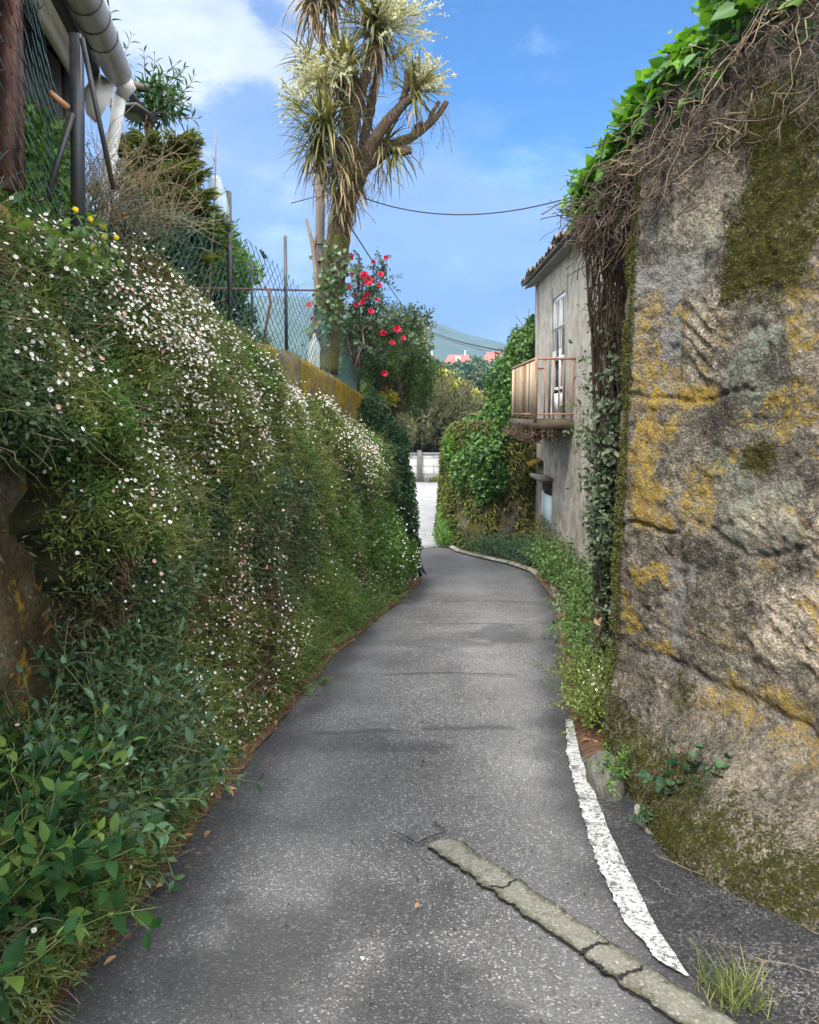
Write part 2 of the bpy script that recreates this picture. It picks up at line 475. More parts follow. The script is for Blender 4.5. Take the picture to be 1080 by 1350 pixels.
n = N('fresh_black_asphalt'); chip = n('ShaderNodeSeparateColor', {0: n('ShaderNodeTexVoronoi', {'Vector': n.obj(), 'Scale': 150.}, out=1)}, out=0)
c = n.mix(n.ramp(n.noise(3.2, 5., .6), [(.50, 0.), (.68, .8)]), n.ramp(chip, [(0., (.012, .012, .013)), (.8, (.03, .03, .032)), (1., (.08, .08, .08))]), n.ramp(chip, [(0., (.02, .02, .02)), (.6, (.055, .05, .046)), (1., (.32, .3, .28))]))
MT['apron'] = n.done(n.pbsdf(c, .8, n.bump(n.noise(70., 5., .7), .7, .01), .35))
n = N('pale_concrete_road'); c = n.ramp(n.noise(2.5, 6., .65), [(.3, (.17, .168, .168)), (.7, (.26, .257, .255))])
MT['paleroad'] = n.done(n.pbsdf(c, .9, n.bump(n.noise(30., 5.), .4, .01)))
n = N('worn_white_paint'); wr = n.ramp(n('ShaderNodeTexNoise', {'Vector': n.obj(), 'Scale': 55., 'Detail': 8., 'Roughness': .75}), [(.43, 0.), (.50, 1.)])
wr2 = n.ramp(n.noise(11., 6., .72), [(.38, 0.), (.48, 1.)])
c = n.mix(n.math('MULTIPLY', wr, wr2), (.085, .083, .08), n.ramp(n.noise(18., 5., .7), [(.3, (.30, .295, .28)), (.7, (.52, .51, .49))]))
MT['paint'] = n.done(n.pbsdf(c, .8, n.bump(n.noise(55., 6., .7), .6, .004)))
n = N('old_concrete_repair'); c = n.ramp(n.noise(7., 8., .7), [(.28, (.075, .07, .052)), (.45, (.15, .143, .115)), (.60, (.24, .232, .195)), (.78, (.38, .37, .33))]); c = n.mix(1., c, n.ramp(n.noise(75., 6., .75), [(.3, .5), (.5, 1.05), (.7, 1.6)]), 'MULTIPLY')
c = n.mix(n.ramp(n.noise(7., 8., .75), [(.46, 0.), (.62, .7)]), c, (.055, .054, .032))
ed = n.ramp(n.math('ADD', n.attr('edge'), n.math('MULTIPLY', n.math('SUBTRACT', n.noise(22., 7., .75), .5), 1.5)), [(.55, 0.), (.95, .9)])
c = n.mix(ed, c, n.ramp(n.noise(40., 5., .7), [(.35, (.03, .032, .016)), (.65, (.085, .08, .045))]))
c = n.mix(n.ramp(n('ShaderNodeSeparateColor', {0: n('ShaderNodeTexVoronoi', {'Vector': n.obj(), 'Scale': 120.}, out=1)}, out=0), [(.90, 0.), (.95, .4)]), c, (.42, .40, .36))
MT['concstrip'] = n.done(n.pbsdf(c, .9, n.bump(n.noise(40., 8., .75), .7, .008)))
n = N('crack_black'); MT['crack'] = n.done(n.pbsdf((.012, .012, .011), .95))  # one even near-black for cracks and the joint

# lichen-covered granite, attribute-driven
n = N('lichen_granite'); o = n.obj()
grain = n.ramp(n('ShaderNodeSeparateColor', {0: n('ShaderNodeTexVoronoi', {'Vector': o, 'Scale': 210.}, out=1)}, out=0), [(0., .55), (.5, .95), (1., 1.5)])
tone = n.attr('tone')
base = n.ramp(n.math('ADD', tone, n.math('ADD', n.math('MULTIPLY', n.math('SUBTRACT', n.noise(26., 8., .75), .5), 1.1), n.math('MULTIPLY', n.math('SUBTRACT', n.noise(7., 5., .6), .5), .5))), [(.0, (.05, .045, .038)), (.25, (.15, .132, .105)), (.48, (.31, .265, .205)), (.72, (.47, .385, .29)), (.95, (.60, .51, .41))])
base = n.mix(1., n.mix(1., base, grain, 'MULTIPLY'), n.ramp(n.noise(48., 7., .75), [(.32, .5), (.5, 1.05), (.68, 1.5)]), 'MULTIPLY')
fine = n.noise(38., 8., .76); mid = n.noise(9., 5., .65, dist=.6); crust = n.noise(95., 5., .7); fine2 = n.noise(13., 6., .7, dist=.4)
def cover(c, attr, col, k=.9, fn=fine):
    f = n.ramp(n.math('ADD', n.attr(attr), n.math('ADD', n.math('MULTIPLY', n.math('SUBTRACT', fn, .5), 1.3), n.math('ADD', n.math('MULTIPLY', n.math('SUBTRACT', mid, .5), 1.0), n.math('MULTIPLY', n.math('SUBTRACT', crust, .5), 1.7)))), [(.44, 0.), (.70, k)])
    return n.mix(f, c, col)
c = cover(base, 'mortar', n.ramp(n.noise(50., 5.), [(.3, (.22, .21, .195)), (.7, (.36, .35, .335))]), .7, fine2)
c = cover(c, 'darkl', n.ramp(fine, [(.3, (.022, .022, .019)), (.7, (.06, .057, .048))]), .85)
c = cover(c, 'pale', n.ramp(fine2, [(.3, (.20, .23, .17)), (.6, (.34, .37, .29)), (.8, (.5, .52, .45))]), .85)
c = cover(c, 'yellow', n.ramp(fine, [(.3, (.28, .17, .03)), (.6, (.44, .30, .05)), (.8, (.55, .43, .13))]), .85)
c = cover(c, 'moss', n.ramp(n.noise(26., 6., .7), [(.3, (.022, .024, .005)), (.55, (.06, .058, .010)), (.75, (.12, .105, .018))]), .97)
vc_ = n('ShaderNodeTexVoronoi', {'Vector': o, 'Scale': 70.}, out=0); vd_ = n('ShaderNodeTexVoronoi', {'Vector': o, 'Scale': 26., 'Randomness': 1.}, out=0)
hb = n.math('ADD', n.math('ADD', n.math('MULTIPLY', n.noise(30., 9., .8), .8), n.math('MULTIPLY', vc_, -.55)), n.math('ADD', n.math('MULTIPLY', n.noise(110., 5., .8), .5), n.math('MULTIPLY', vd_, -.4)))
MT['granite'] = n.done(n.pbsdf(c, .93, n.bump(hb, 1., .032), .12))

# retaining wall, yellow-mossed concrete over stone
n = N('mossed_concrete'); c = n.ramp(n.noise(5., 7., .68), [(.3, (.06, .055, .045)), (.5, (.14, .12, .09)), (.72, (.24, .22, .19))])
m = n.ramp(n.noise(2.2, 6., .65), [(.36, 0.), (.52, 1.)])
c = n.mix(m, c, n.ramp(n.noise(12., 6., .7), [(.3, (.10, .065, .008)), (.6, (.26, .19, .018)), (.8, (.36, .29, .04))]))
MT['coping'] = n.done(n.pbsdf(c, .95, n.bump(n.noise(22., 8., .72), 1., .03), .15))
n = N('old_stone_face'); c = n.ramp(n.noise(3., 7., .68), [(.28, (.06, .048, .028)), (.5, (.15, .11, .055)), (.7, (.27, .235, .17))])
c = n.mix(n.ramp(n.noise(7., 5., .7), [(.58, 0.), (.62, 1.)]), c, (.42, .26, .05))
c = n.mix(n.ramp(n.noise(9.5, 5., .7, n('ShaderNodeMapping', {0: n.obj(), 1: (3., 8., 2.)})), [(.60, 0.), (.64, 1.)]), c, (.40, .385, .35))
c = n.mix(1., c, n.ramp(n.noise(40., 7., .75), [(.32, .45), (.5, 1.), (.68, 1.6)]), 'MULTIPLY')
MT['stoneface'] = n.done(n.pbsdf(c, .95, n.bump(n.noise(22., 9., .78), 1., .06), .12))

# streaked plaster of the old house
n = N('streaked_plaster'); v = n('ShaderNodeMapping', {0: n.obj(), 3: (2., 2., 1.7)})
c = n.ramp(n.noise(2.4, 8., .68, v), [(.28, (.15, .128, .10)), (.44, (.28, .25, .205)), (.6, (.37, .34, .29)), (.78, (.47, .45, .41))])
low = n.attr('low')
c = n.mix(n.ramp(n.math('ADD', low, n.math('MULTIPLY', n.math('SUBTRACT', n.noise(5., 6., .7, v), .5), 1.4)), [(.5, 0.), (.8, .85)]), c,
          n.ramp(n.noise(3.4, 8., .75), [(.3, (.10, .08, .06)), (.45, (.24, .2, .16)), (.57, (.40, .36, .305)), (.72, (.56, .53, .48))]))  # patchy lower plaster, its colour also raised to offset weak light there
MT['plaster'] = n.done(n.pbsdf(c, .93, n.bump(n.noise(25., 7., .7), .7, .012), .2))

# mossy rubble of the curved wall
n = N('mossy_rubble'); vd = n('ShaderNodeTexVoronoi', {'Vector': n.mix(.12, n.obj(), n.noise(3., 4., out=1)), 'Scale': 3.6}, out=0)
c = n.ramp(n.noise(6., 7., .7), [(.3, (.04, .036, .03)), (.6, (.11, .10, .085)), (.8, (.19, .18, .16))])
c = n.mix(n.ramp(n.noise(2.1, 6., .66), [(.36, 0.), (.56, .95)]), c, n.ramp(n.noise(9., 6., .7), [(.3, (.03, .028, .006)), (.55, (.10, .085, .012)), (.8, (.17, .15, .02))]))
MT['rubble'] = n.done(n.pbsdf(c, .95, n.bump(n.math('ADD', n.math('MULTIPLY', vd, -.8), n.math('MULTIPLY', n.noise(16., 7., .7), .6)), 1., .08), .15))

# concrete block wall
n = N('concrete_blocks'); br = n('ShaderNodeTexBrick', {'Vector': n('ShaderNodeMapping', {0: n.obj(), 2: (math.pi / 2, 0, 0)}), 'Color1': (.40, .385, .36, 1), 'Color2': (.5, .485, .46, 1), 'Mortar': (.22, .21, .2, 1), 'Scale': 1., 'Mortar Size': .02, 'Brick Width': .8, 'Row Height': .3})
c = n.mix(1., br, n.ramp(n.noise(3., 6., .7), [(.3, .75), (.7, 1.12)]), 'MULTIPLY')
MT['blocks'] = n.done(n.pbsdf(c, .92, n.bump(n.noise(20., 5.), .4, .01)))

n = N('flaking_slats'); v = n('ShaderNodeMapping', {0: n.obj(), 3: (4., 4., .8)})
f = n.math('ADD', n.math('MULTIPLY', n.rnd(), .5), n.math('MULTIPLY', n.noise(9., 7., .72, v), .7))
c = n.ramp(f, [(.3, (.10, .05, .025)), (.5, (.26, .18, .10)), (.68, (.40, .33, .22)), (.9, (.5, .44, .33))])
MT['slats'] = n.done(n.pbsdf(c, .85, n.bump(n.noise(30., 6., .7, v), .5, .006), .2))
# ------------------------------------------------------------------ ground and lane
SOIL_Y = [-4, 2.28, 2.99, 4.56, 6.66, 8, 9.45, 10.5, 11.32, 12.3, 13.5, 16, 20]
SOIL_X = [-1.2, -1.10, -1.03, -.92, -.70, -.46, -.18, .0, .13, .10, -.6, -2.6, -5.5]
RE_Y = [-4, 2.2, 3.44, 4.38, 4.97, 7.24, 9.45, 11, 12.11, 13.0, 13.64, 14.6, 16, 17.5, 19, 24, 30]
RE_X = [3.2, 2.6, 1.6, 1.25, 1.03, 1.38, 1.74, 1.86, 1.82, 1.6, 1.28, .85, .6, .55, .62, 1.0, 1.4]
def soil_x(Y): return np.interp(Y, SOIL_Y, SOIL_X)
def redge_x(Y): return np.interp(Y, RE_Y, RE_X)

# one ground sheet out to the horizon
ys = np.concatenate([[-900, -200, -60, -20], np.linspace(-8, 34, 43), [45, 70, 120, 300, 900, 2500]])
xs = np.concatenate([[-2500, -600, -120, -30], np.linspace(-8, 8, 33), [30, 120, 600, 2500]])
YY, XX = np.meshgrid(ys, xs, indexing='ij')
ZZ = zroad(np.clip(YY, -10, 40)) - .03
ZZ = np.where(YY > 45, -1.2, ZZ)
struct(Geo().grid(np.stack([XX, YY, ZZ], -1), flip=True).build('ground', MT['ground'], org=(0, 0, 0), smooth=True))

# the asphalt lane
rows = np.concatenate([np.arange(-4, 1.6, .2), np.arange(1.6, 7, .03), np.arange(7, 15.6, .06)])
nx = 110
L = soil_x(rows) - .02 + .03 * (fbm(np.stack([rows * 6, rows * 0, rows * 0], -1), 3, 3) - .5)
R = np.minimum(redge_x(rows) + .06, 3)
tt = np.linspace(0, 1, nx)
X = L[:, None] + (R - L)[:, None] * tt; Y = np.repeat(rows[:, None], nx, 1)
# the right end of each row bends away with the curve of the lane
P3 = np.stack([X, Y, Y * 0], -1)
bumpz = .010 * (fbm(P3 * 1.6, 3, 5) - .5) + .004 * (fbm(P3 * 9, 2, 6) - .5)
Z = zroad(Y) + bumpz + .015 * (1 - (2 * tt - 1) ** 2)
edge_d = np.minimum(X - L[:, None], 9)
dark = .95 * sstep(.40, .02, edge_d + .28 * (fbm(P3 * 3, 4, 8) - .5) - .05) * sstep(.40, .56, fbm(P3 * [1.5, 1.1, 1], 4, 9) + .05)
redge = 1.01 + np.interp(Y, RE_Y, RE_X) * 0
line_x = np.interp(Y, [2.4, 2.7, 3.44, 4.38, 4.97, 7.24, 9.45, 12], [.86, .82, .83, .86, .99, 1.36, 1.72, 1.82])
dark = np.maximum(dark, .95 * sstep(.27, .0, line_x - X + .25 * (fbm(P3 * 4, 4, 12) - .5)))
dark = np.maximum(dark, .85 * sstep(.02, .1, X - line_x - .05) * (Y < 4.5))
seam = np.abs(Y - 4.83 - .05 * np.sin(X * 2.2) - .05 * (fbm(P3 * 5, 3, 13) - .5))
dark = np.maximum(dark, .75 * sstep(.07, .01, seam) * sstep(.34, .5, fbm(P3 * 3.5, 3, 14) + .08) * (X > -.75) * (X < .65))
for (cx, cy, rx, ry, k) in ((-.45, 2.55, .32, .42, .75), (-.12, 2.85, .3, .28, .65), (.05, 2.3, .35, .3, .7), (-.3, 4.6, .35, .18, .5), (.02, 4.55, .2, .14, .6),
                            (-.55, 2.1, .4, .3, .6), (-.35, 3.6, .25, .2, .35), (.3, 7.3, .5, .35, .45), (.9, 7.6, .35, .5, .7), (-.1, 6.5, .2, .15, .45), (1.1, 6.3, .15, .6, .5), (.35, 5.9, .12, .7, .4)):
    q = np.sqrt(((X - cx) / rx) ** 2 + ((Y - cy) / ry) ** 2)
    dark = np.maximum(dark, 1. * k * sstep(1.15, .55, q + 1.7 * (fbm(P3 * 6, 5, 15) - .5)))
dark = np.maximum(dark, .6 * sstep(9., 13.5, Y + .8 * (fbm(P3 * 2, 3, 17) - .5)) * sstep(15.4, 14.4, Y))
wear = .2 + .42 * np.exp(-((X + .55 - .02 * Y) / .28) ** 2) + .5 * np.exp(-((X - .45 - .04 * Y) / .26) ** 2)
wear *= .55 + .9 * fbm(P3 * 2.2, 4, 18)
struct(Geo().grid(np.stack([X, Y, Z], -1), flip=True).build('road', MT['asphalt'], org=(0, 0, 0), smooth=True, attrs={'dark': np.clip(dark, 0, 1), 'wear': np.clip(wear, 0, 1)}))

# pale concrete road beyond the bend
rows = np.arange(14.7, 31, .25); nx = 20
L = np.interp(rows, [14.7, 17, 22, 31], [-1.6, -3.5, -5, -6]); R = np.interp(rows, RE_Y, RE_X) + .1
R = np.where(rows < 16, np.interp(rows, [14.7, 16], [.9, .75]), R)
start = 15.25
X = L[:, None] + (R - L)[:, None] * np.linspace(0, 1, nx)
Y = np.repeat(rows[:, None], nx, 1) + .55 * np.exp(-((X - .8) / .8) ** 2) * (rows < 15)[:, None]
struct(Geo().grid(np.stack([X, Y, zroad(Y) + .024], -1), flip=True).build('concrete_road', MT['paleroad'], org=(0, 0, 0), smooth=True))

# black asphalt apron beside the granite wall
rows = np.arange(.5, 4.4, .06); L = np.interp(rows, [.5, 2.42, 2.7, 3.44, 4.4], [1.3, .90, .84, .86, .93]); R = L + np.interp(rows, [.5, 2.4, 3.4, 4.4], [2.6, 1.2, .7, .3])
X = L[:, None] + (R - L)[:, None] * np.linspace(0, 1, 24); Y = np.repeat(rows[:, None], 24, 1)
ZA = zroad(Y) + .022 + .02 * sstep(.1, .5, X - L[:, None]) + .012 * (fbm(np.stack([X, Y, X * 0], -1) * 4, 3, 4) - .5)
struct(Geo().grid(np.stack([X, Y, ZA], -1), flip=True).build('apron', MT['apron'], org=(0, 0, 0), smooth=True))

# white edge line, ragged
yy = np.linspace(2.40, 5.0, 320)
lx = np.interp(yy, [2.40, 2.48, 2.72, 3.2, 3.53, 3.94, 4.38, 4.97], [.875, .815, .76, .765, .795, .832, .88, .985])
rx = np.interp(yy, [2.40, 2.67, 3.05, 3.48, 4.02, 4.38, 4.97], [.885, .865, .87, .885, .925, .95, 1.03])
q = np.stack([yy * 25, yy * 0, yy * 0], -1)
lx = lx + .026 * (fbm(q * 1.6, 5, 2, .65) - .5); rx = rx + .008 * (fbm(q, 4, 3) - .5)
ts = np.linspace(0, 1, 6)
X = lx[:, None] + (rx - lx)[:, None] * ts; Y = np.repeat(yy[:, None], 6, 1)
struct(Geo().grid(np.stack([X, Y, zroad(Y) + .0265], -1), flip=True).build('edge_line', MT['paint'], org=(0, 0, 0), smooth=True))
# thin pale kerb line along the bend
yy = np.linspace(8.6, 15.2, 120); xx = redge_x(yy) + .0; k = .05
struct(Geo().grid(np.stack([np.stack([xx - .02, yy, zroad(yy) + .03], -1), np.stack([xx + k, yy + .02, zroad(yy) + .06], -1), np.stack([xx + k + .08, yy + .04, zroad(yy) + .02], -1)], 1), flip=True).build('kerb_line', MT['kerb'], org=(0, 0, 0)))

# concrete repair strip let into the asphalt, with its cracks
cl = np.array([(.13, 3.335), (.33, 3.02), (.51, 2.73), (.70, 2.43), (.93, 2.08)])
tq = np.linspace(0, 1, 260)
cx = np.interp(tq, np.linspace(0, 1, 5), cl[:, 0]); cy = np.interp(tq, np.linspace(0, 1, 5), cl[:, 1])
d = unit(np.stack([np.gradient(cx), np.gradient(cy)], -1)); nn = np.stack([-d[:, 1], d[:, 0]], -1)
def jag(s, a=.03): return a * (fbm(np.stack([tq * 40, tq * 0, tq * 0], -1), 4, s) - .5)
wl = .066 + jag(21, .026); wr_ = .068 + jag(22, .04)
wl[:4] *= np.linspace(.3, 1, 4); wr_[:4] *= np.linspace(.5, 1, 4)
def strip(o0, o1, z, name, mat):
    u = np.linspace(0, 1, 15)
    off = o0[:, None] + (o1 - o0)[:, None] * u
    X = cx[:, None] + nn[:, 0:1] * off; Y = cy[:, None] + nn[:, 1:2] * off
    return struct(Geo().grid(np.stack([X, Y, zroad(Y) + z + .004 * (fbm(np.stack([X, Y, X * 0], -1) * 14, 5, 7, .65) - .5) * 2.2], -1)).build(name, mat, org=(0, 0, 0), smooth=True, attrs={'edge': np.repeat(np.abs(u * 2 - 1)[None], len(tq), 0)}))
strip(-wr_ - .002 - np.abs(jag(5, .022)), wl + .006 + np.abs(jag(6, .03)), .0215, 'patch_joint', MT['crack'])
strip(-wr_, wl, .0275, 'concrete_patch', MT['concstrip'])
def crack(name, pts, w, seed, z=.0315):
    pts = np.array(pts); m = 60; t = np.linspace(0, 1, m)
    px = np.interp(t, np.linspace(0, 1, len(pts)), pts[:, 0]); py = np.interp(t, np.linspace(0, 1, len(pts)), pts[:, 1])
    q = np.stack([t * 14, t * 0 + seed, t * 0], -1)
    px = px + .03 * (fbm(q, 4, seed) - .5); py = py + .03 * (fbm(q, 4, seed + 9) - .5)
    d = unit(np.stack([np.gradient(px), np.gradient(py)], -1)); ww = w * (.4 + 1.2 * fbm(q * 3, 2, seed + 4)) * np.minimum(1, np.minimum(t, 1 - t) * 8 + .1)
    A = np.stack([px - d[:, 1] * ww, py + d[:, 0] * ww, zroad(py) + z], -1); B = np.stack([px + d[:, 1] * ww, py - d[:, 0] * ww, zroad(py) + z], -1)
    struct(Geo().grid(np.stack([A, B], 1)).build(name, MT['crack'], org=(0, 0, 0)))
crack('crack', [(-.06, 3.42), (.03, 3.30), (.10, 3.36), (.17, 3.42)], .004, 3)
crack('crack', [(.10, 3.52), (.17, 3.40)], .003, 5)
crack('crack', [(.30, 2.94), (.36, 2.93), (.42, 3.0)], .004, 7)
crack('crack', [(.56, 2.51), (.61, 2.55), (.68, 2.58)], .006, 8)
crack('crack', [(.65, 2.38), (.70, 2.41), (.76, 2.44)], .005, 9)
crack('crack', [(.60, 2.47), (.63, 2.40)], .004, 19)
for k, (ya, xa, xb) in enumerate(((6.1, -.3, .9), (8.05, -.1, 1.3), (9.4, .2, 1.6))):
    crack('crack', [(xa, ya), ((xa + xb) / 2, ya + .06), (xb, ya - .03)], .006, 30 + k, .026)

# brown soil verge with litter at the foot of the left bank
rows = np.arange(-3, 12.2, .06)
off = np.array([-.5, -.25, -.1, 0.0, .05]); hz = np.array([.10, .06, .045, .032, .012])
X = soil_x(rows)[:, None] + off + .05 * (fbm(np.stack([rows * 5, rows * 0, rows * 0], -1), 3, 31) - .5)[:, None]
Y = np.repeat(rows[:, None], 5, 1)
struct(Geo().grid(np.stack([X, Y, zroad(Y) + hz + .02 * (fbm(np.stack([X, Y, X * 0], -1) * 9, 3, 33) - .5)], -1), flip=True).build('verge_left', MT['soil'], org=(0, 0, 0), smooth=True))
rows = np.arange(4.0, 13.2, .06); off = np.array([-.04, .02, .15, .4, 1.2])
X = np.interp(rows, [4, 4.97, 7.24, 9.45, 12.1, 13.2], [.98, 1.05, 1.40, 1.76, 1.86, 1.65])[:, None] + off; Y = np.repeat(rows[:, None], 5, 1)
struct(Geo().grid(np.stack([X, Y, zroad(Y) + [.02, .045, .06, .1, .15] + .03 * (fbm(np.stack([X, Y, X * 0], -1) * 7, 3, 35) - .5)], -1), flip=True).build('verge_right', MT['soil'], org=(0, 0, 0), smooth=True))

# ------------------------------------------------------------------ left retaining wall and garden terrace
WY = [-4, 2, 3.0, 3.6, 5, 6.2, 7.5, 9, 10.5, 11.0]
WX = [-1.62, -1.55, -1.50, -1.46, -1.40, -1.32, -1.10, -.87, -.62, -.55]
WZ = [2.5, 2.42, 2.40, 2.36, 2.30, 2.22, 2.20, 2.06, 1.88, 1.84]
def wall_x(Y): return np.interp(Y, WY, WX)
def wall_z(Y): return np.interp(Y, WY, WZ)
rt = thing('retaining_wall', (-1.4, 4, 0), 'long retaining wall under the fence on the left, bare stone showing near and yellow mossed concrete cap far', 'wall')
rows = np.concatenate([np.arange(-3.5, 1.8, .3), np.arange(1.8, 10.9, .05), [10.9]]); zz = np.linspace(0, 1, 60)
Y = np.repeat(rows[:, None], 60, 1); zb = zroad(Y) - .1; ztop = wall_z(Y) - .42
Zw = zb + (ztop - zb) * zz
Xw = wall_x(Y) + .10 * (fbm(np.stack([Y * 0, Y, Zw], -1) * 1.8, 5, 41) - .5) + .05 * (fbm(np.stack([Y * 0, Y, Zw], -1) * 7, 4, 42) - .5)
g = Geo().grid(np.stack([Xw, Y, Zw], -1))
g.add(np.array([(wall_x(10.9), 10.9, -1), (wall_x(10.9) - .5, 10.9, -1), (wall_x(10.9) - .5, 10.9, 1.4), (wall_x(10.9), 10.9, 1.4)]), np.array([(0, 1, 2, 3)]))
g.build('stone_face', MT['stoneface'], rt, smooth=True)
rows = np.arange(-3.5, 10.95, .05); k = len(rows)
pr = [(0, -.43), (.02, -.40), (.03, -.35), (.036, -.30), (.04, -.25), (.04, -.2), (.042, -.15), (.045, -.1), (.045, -.05), (.03, .0), (-.05, .012), (-.2, .01), (-.32, 0), (-.34, -.3)]
Pc = np.zeros((k, len(pr), 3))
for j, (dx, dz) in enumerate(pr):
    q = np.stack([rows * 3, rows * 0 + dz * 6, rows * 0 + dx * 3], -1)
    Pc[:, j] = np.stack([wall_x(rows) + dx + .05 * (fbm(q, 4, 43) - .5), rows, wall_z(rows) + dz + .05 * (fbm(q * 1.5, 4, 44) - .5)], -1)
g = Geo().grid(Pc, flip=False); g.add(Pc[-1], np.arange(len(pr))[None])
g.build('coping', MT['coping'], rt, smooth=False)

rows = np.concatenate([[-30, -10], np.arange(-4, 11.2, .5), [11.2, 12.5, 14, 20, 40]])
cols = np.array([-.2, -.6, -1.2, -2.2, -4, -8, -20, -60])
Y = np.repeat(rows[:, None], len(cols), 1); X = wall_x(np.clip(Y, -4, 11)) + cols
Zt = wall_z(np.clip(Y, -4, 11)) - .08 + .12 * (fbm(np.stack([X, Y, X * 0], -1) * .7, 3, 45) - .5)
Zt = np.where(Y > 11.1, np.maximum(wall_z(11) - (Y - 11) * .35, -1.0), Zt)
X = np.where(Y > 11.1, X - (Y - 11) * .8, X)
struct(Geo().grid(np.stack([X, Y, Zt], -1)).build('garden_terrace', MT['terrace'], org=(0, 0, 0), smooth=True))
# ------------------------------------------------------------------ plants: generic shoots
def shoots(GS, GL, start, dirs, nodes, seg, LL, LW, tmpl=T_LEAF, wob=.18, grav=.03, ms=0, ml=0, r0=.004, per=2, up=.35, first=1, pull=None, taper=True):
    P = walks(start, dirs, nodes, seg, wob, grav, pull); n = len(P)
    if GS is not None:
        r0 = np.broadcast_to(r0, (n,))
        tubes(GS, P, r0[:, None] * np.linspace(1, .35, nodes + 1)[None], 4, ms)
    T = unit(np.gradient(P, axis=1))
    for k in range(first, nodes + 1):
        t = T[:, k]
        a0 = rng.random(n) * 6.28 if k == first else a0 + 1.57 + rng.normal(size=n) * .3
        x = unit(np.cross(t, np.array([.13, .2, 1.]))); y = np.cross(t, x)
        s = (.6 + .5 * rng.random(n)) * (1 - .45 * (k / nodes) ** 3 if taper else 1)
        for j in range(per):
            a = a0 + j * 2 * np.pi / per
            o = np.cos(a)[:, None] * x + np.sin(a)[:, None] * y
            ax = unit(o + t * (.25 + .5 * k / nodes) + rng.normal(size=(n, 3)) * .15 + np.array([0, 0, .1 - .25 * 0]))
            nr = t * .5 + np.array([0, 0, up + .4]) + rng.normal(size=(n, 3)) * .3
            scatter(GL, tmpl, P[:, k] + o * .003, ax, nr, LL * s, LW * s, ml)
    return P


def plant(name, loc, label, cat, stem_geo, leaf_geo, smat, lmat, extra=(), group=None):
    t = thing(name, loc, label, cat, group)
    if stem_geo is not None and stem_geo.n: stem_geo.build('stem', smat, t)
    if leaf_geo is not None and leaf_geo.n: leaf_geo.build('foliage', lmat, t)
    for nm, gg, mm in extra: gg.build(nm, mm, t)
    return t


# ------------------------------------------------------------------ the flowering cover that hangs down the left wall
def cover_point(Y, t, extra=0.):
    face = wall_x(Y); so = soil_x(Y) - .05
    top = wall_z(Y) + .08 * sstep(6.4, 5.2, Y) * sstep(3.4, 4.4, Y) - .06 * sstep(4, 3, Y) - .34 * sstep(5.9, 6.8, Y) - .1 * sstep(7, 9, Y)
    zb = zroad(Y) + .02
    z = zb + (top - zb) * t
    prof = np.interp(t, [0, .08, .3, .55, .75, .9, 1.], [1.0, 1.02, .72, .72, .70, .48, .05])
    prof = prof * (1 + .0 * Y)
    prof = prof - .25 * sstep(5., 4., Y) * np.exp(-((t - .3) / .15) ** 2)
    q = np.stack([Y * 0, Y, z], -1)
    l = .22 * (fbm(q * 2.1, 3, 51) - .5) * 2 + .07 * (fbm(q * 7, 3, 52) - .5) * 2
    bare = sstep(3.5, 3.0, Y + .6 * (fbm(q * 4, 3, 53) - .5)) * sstep(.3, .6, z) * sstep(1.62, 1.4, z)
    off = (so - face) * prof + l * np.minimum(1, 4 * t + .15)
    off = off * (1 - .85 * bare) + extra
    return np.stack([face + np.maximum(off, .02), Y, z], -1), bare

Yg = np.concatenate([np.arange(-2.5, 2, .2), np.arange(2, 11.0, .05)]); tg = np.linspace(0, 1, 70)
YY, TT = np.meshgrid(Yg, tg, indexing='ij')
Pg, bare = cover_point(YY, TT, -.06)
Pg[..., 0] = np.where(bare > .55, np.minimum(Pg[..., 0], wall_x(YY) - .15), Pg[..., 0])
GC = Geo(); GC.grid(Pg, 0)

def sample_cover(n, ymin=2.0, ymax=10.4, extra=0.):
    u = rng.random(n); Y = ymin * (ymax / ymin) ** u            # denser near the lens
    t = rng.random(n)
    P, b = cover_point(Y, t, extra)
    keep = rng.random(n) > b * 1.15
    return P[keep]

P = sample_cover(330000)
P[:, 0] += rng.normal(size=len(P)) * .03 + .015 - .05 * rng.random(len(P)) ** 2
f1 = fbm(P * 1.7, 3, 61); f2 = fbm(P * 3.1 + 9, 3, 62)
lowfar = sstep(6.5, 8., P[:, 1]) * sstep(1.05, .6, P[:, 2])
dry = (sstep(.66, .74, fbm(P * 2.3 + 31, 3, 63)) > rng.random(len(P)) + .1) | ((np.abs(P[:, 1] - 5.0) < .5) & (np.abs(P[:, 2] - .45) < .5) & (rng.random(len(P)) < .3))
band = sstep(1.45, 1.0, P[:, 2]) * sstep(.1, .5, P[:, 2])
typ = np.where(dry, 3, np.where(rng.random(len(P)) < lowfar * .85, 2, np.where(f1 + .13 * band + .16 * (f2 - .5) > .60, 1, np.where(f2 > .62, 2, 0))))
outw = np.array([.8, -.25, .45])
for k, (tm, l0, l1, asp) in enumerate(((T_LEAF, .018, .045, .20), (T_LEAF, .014, .032, .48), (T_LEAF, .014, .032, .42), (T_LEAF, .015, .04, .2))):
    s = P[typ == k]; n = len(s)
    if not n: continue
    sc_ = 1 + .035 * (s[:, 1] - 3)
    ln = (l0 + (l1 - l0) * rng.random(n)) * sc_
    ax = unit(rdir(n) + outw * .8 + np.array([0, 0, .25 if k == 0 else -.1]))
    scatter(GC, tm, s, ax, rdir(n) * .8 + outw, ln, ln * asp * (.8 + .5 * rng.random(n)), k + 1)
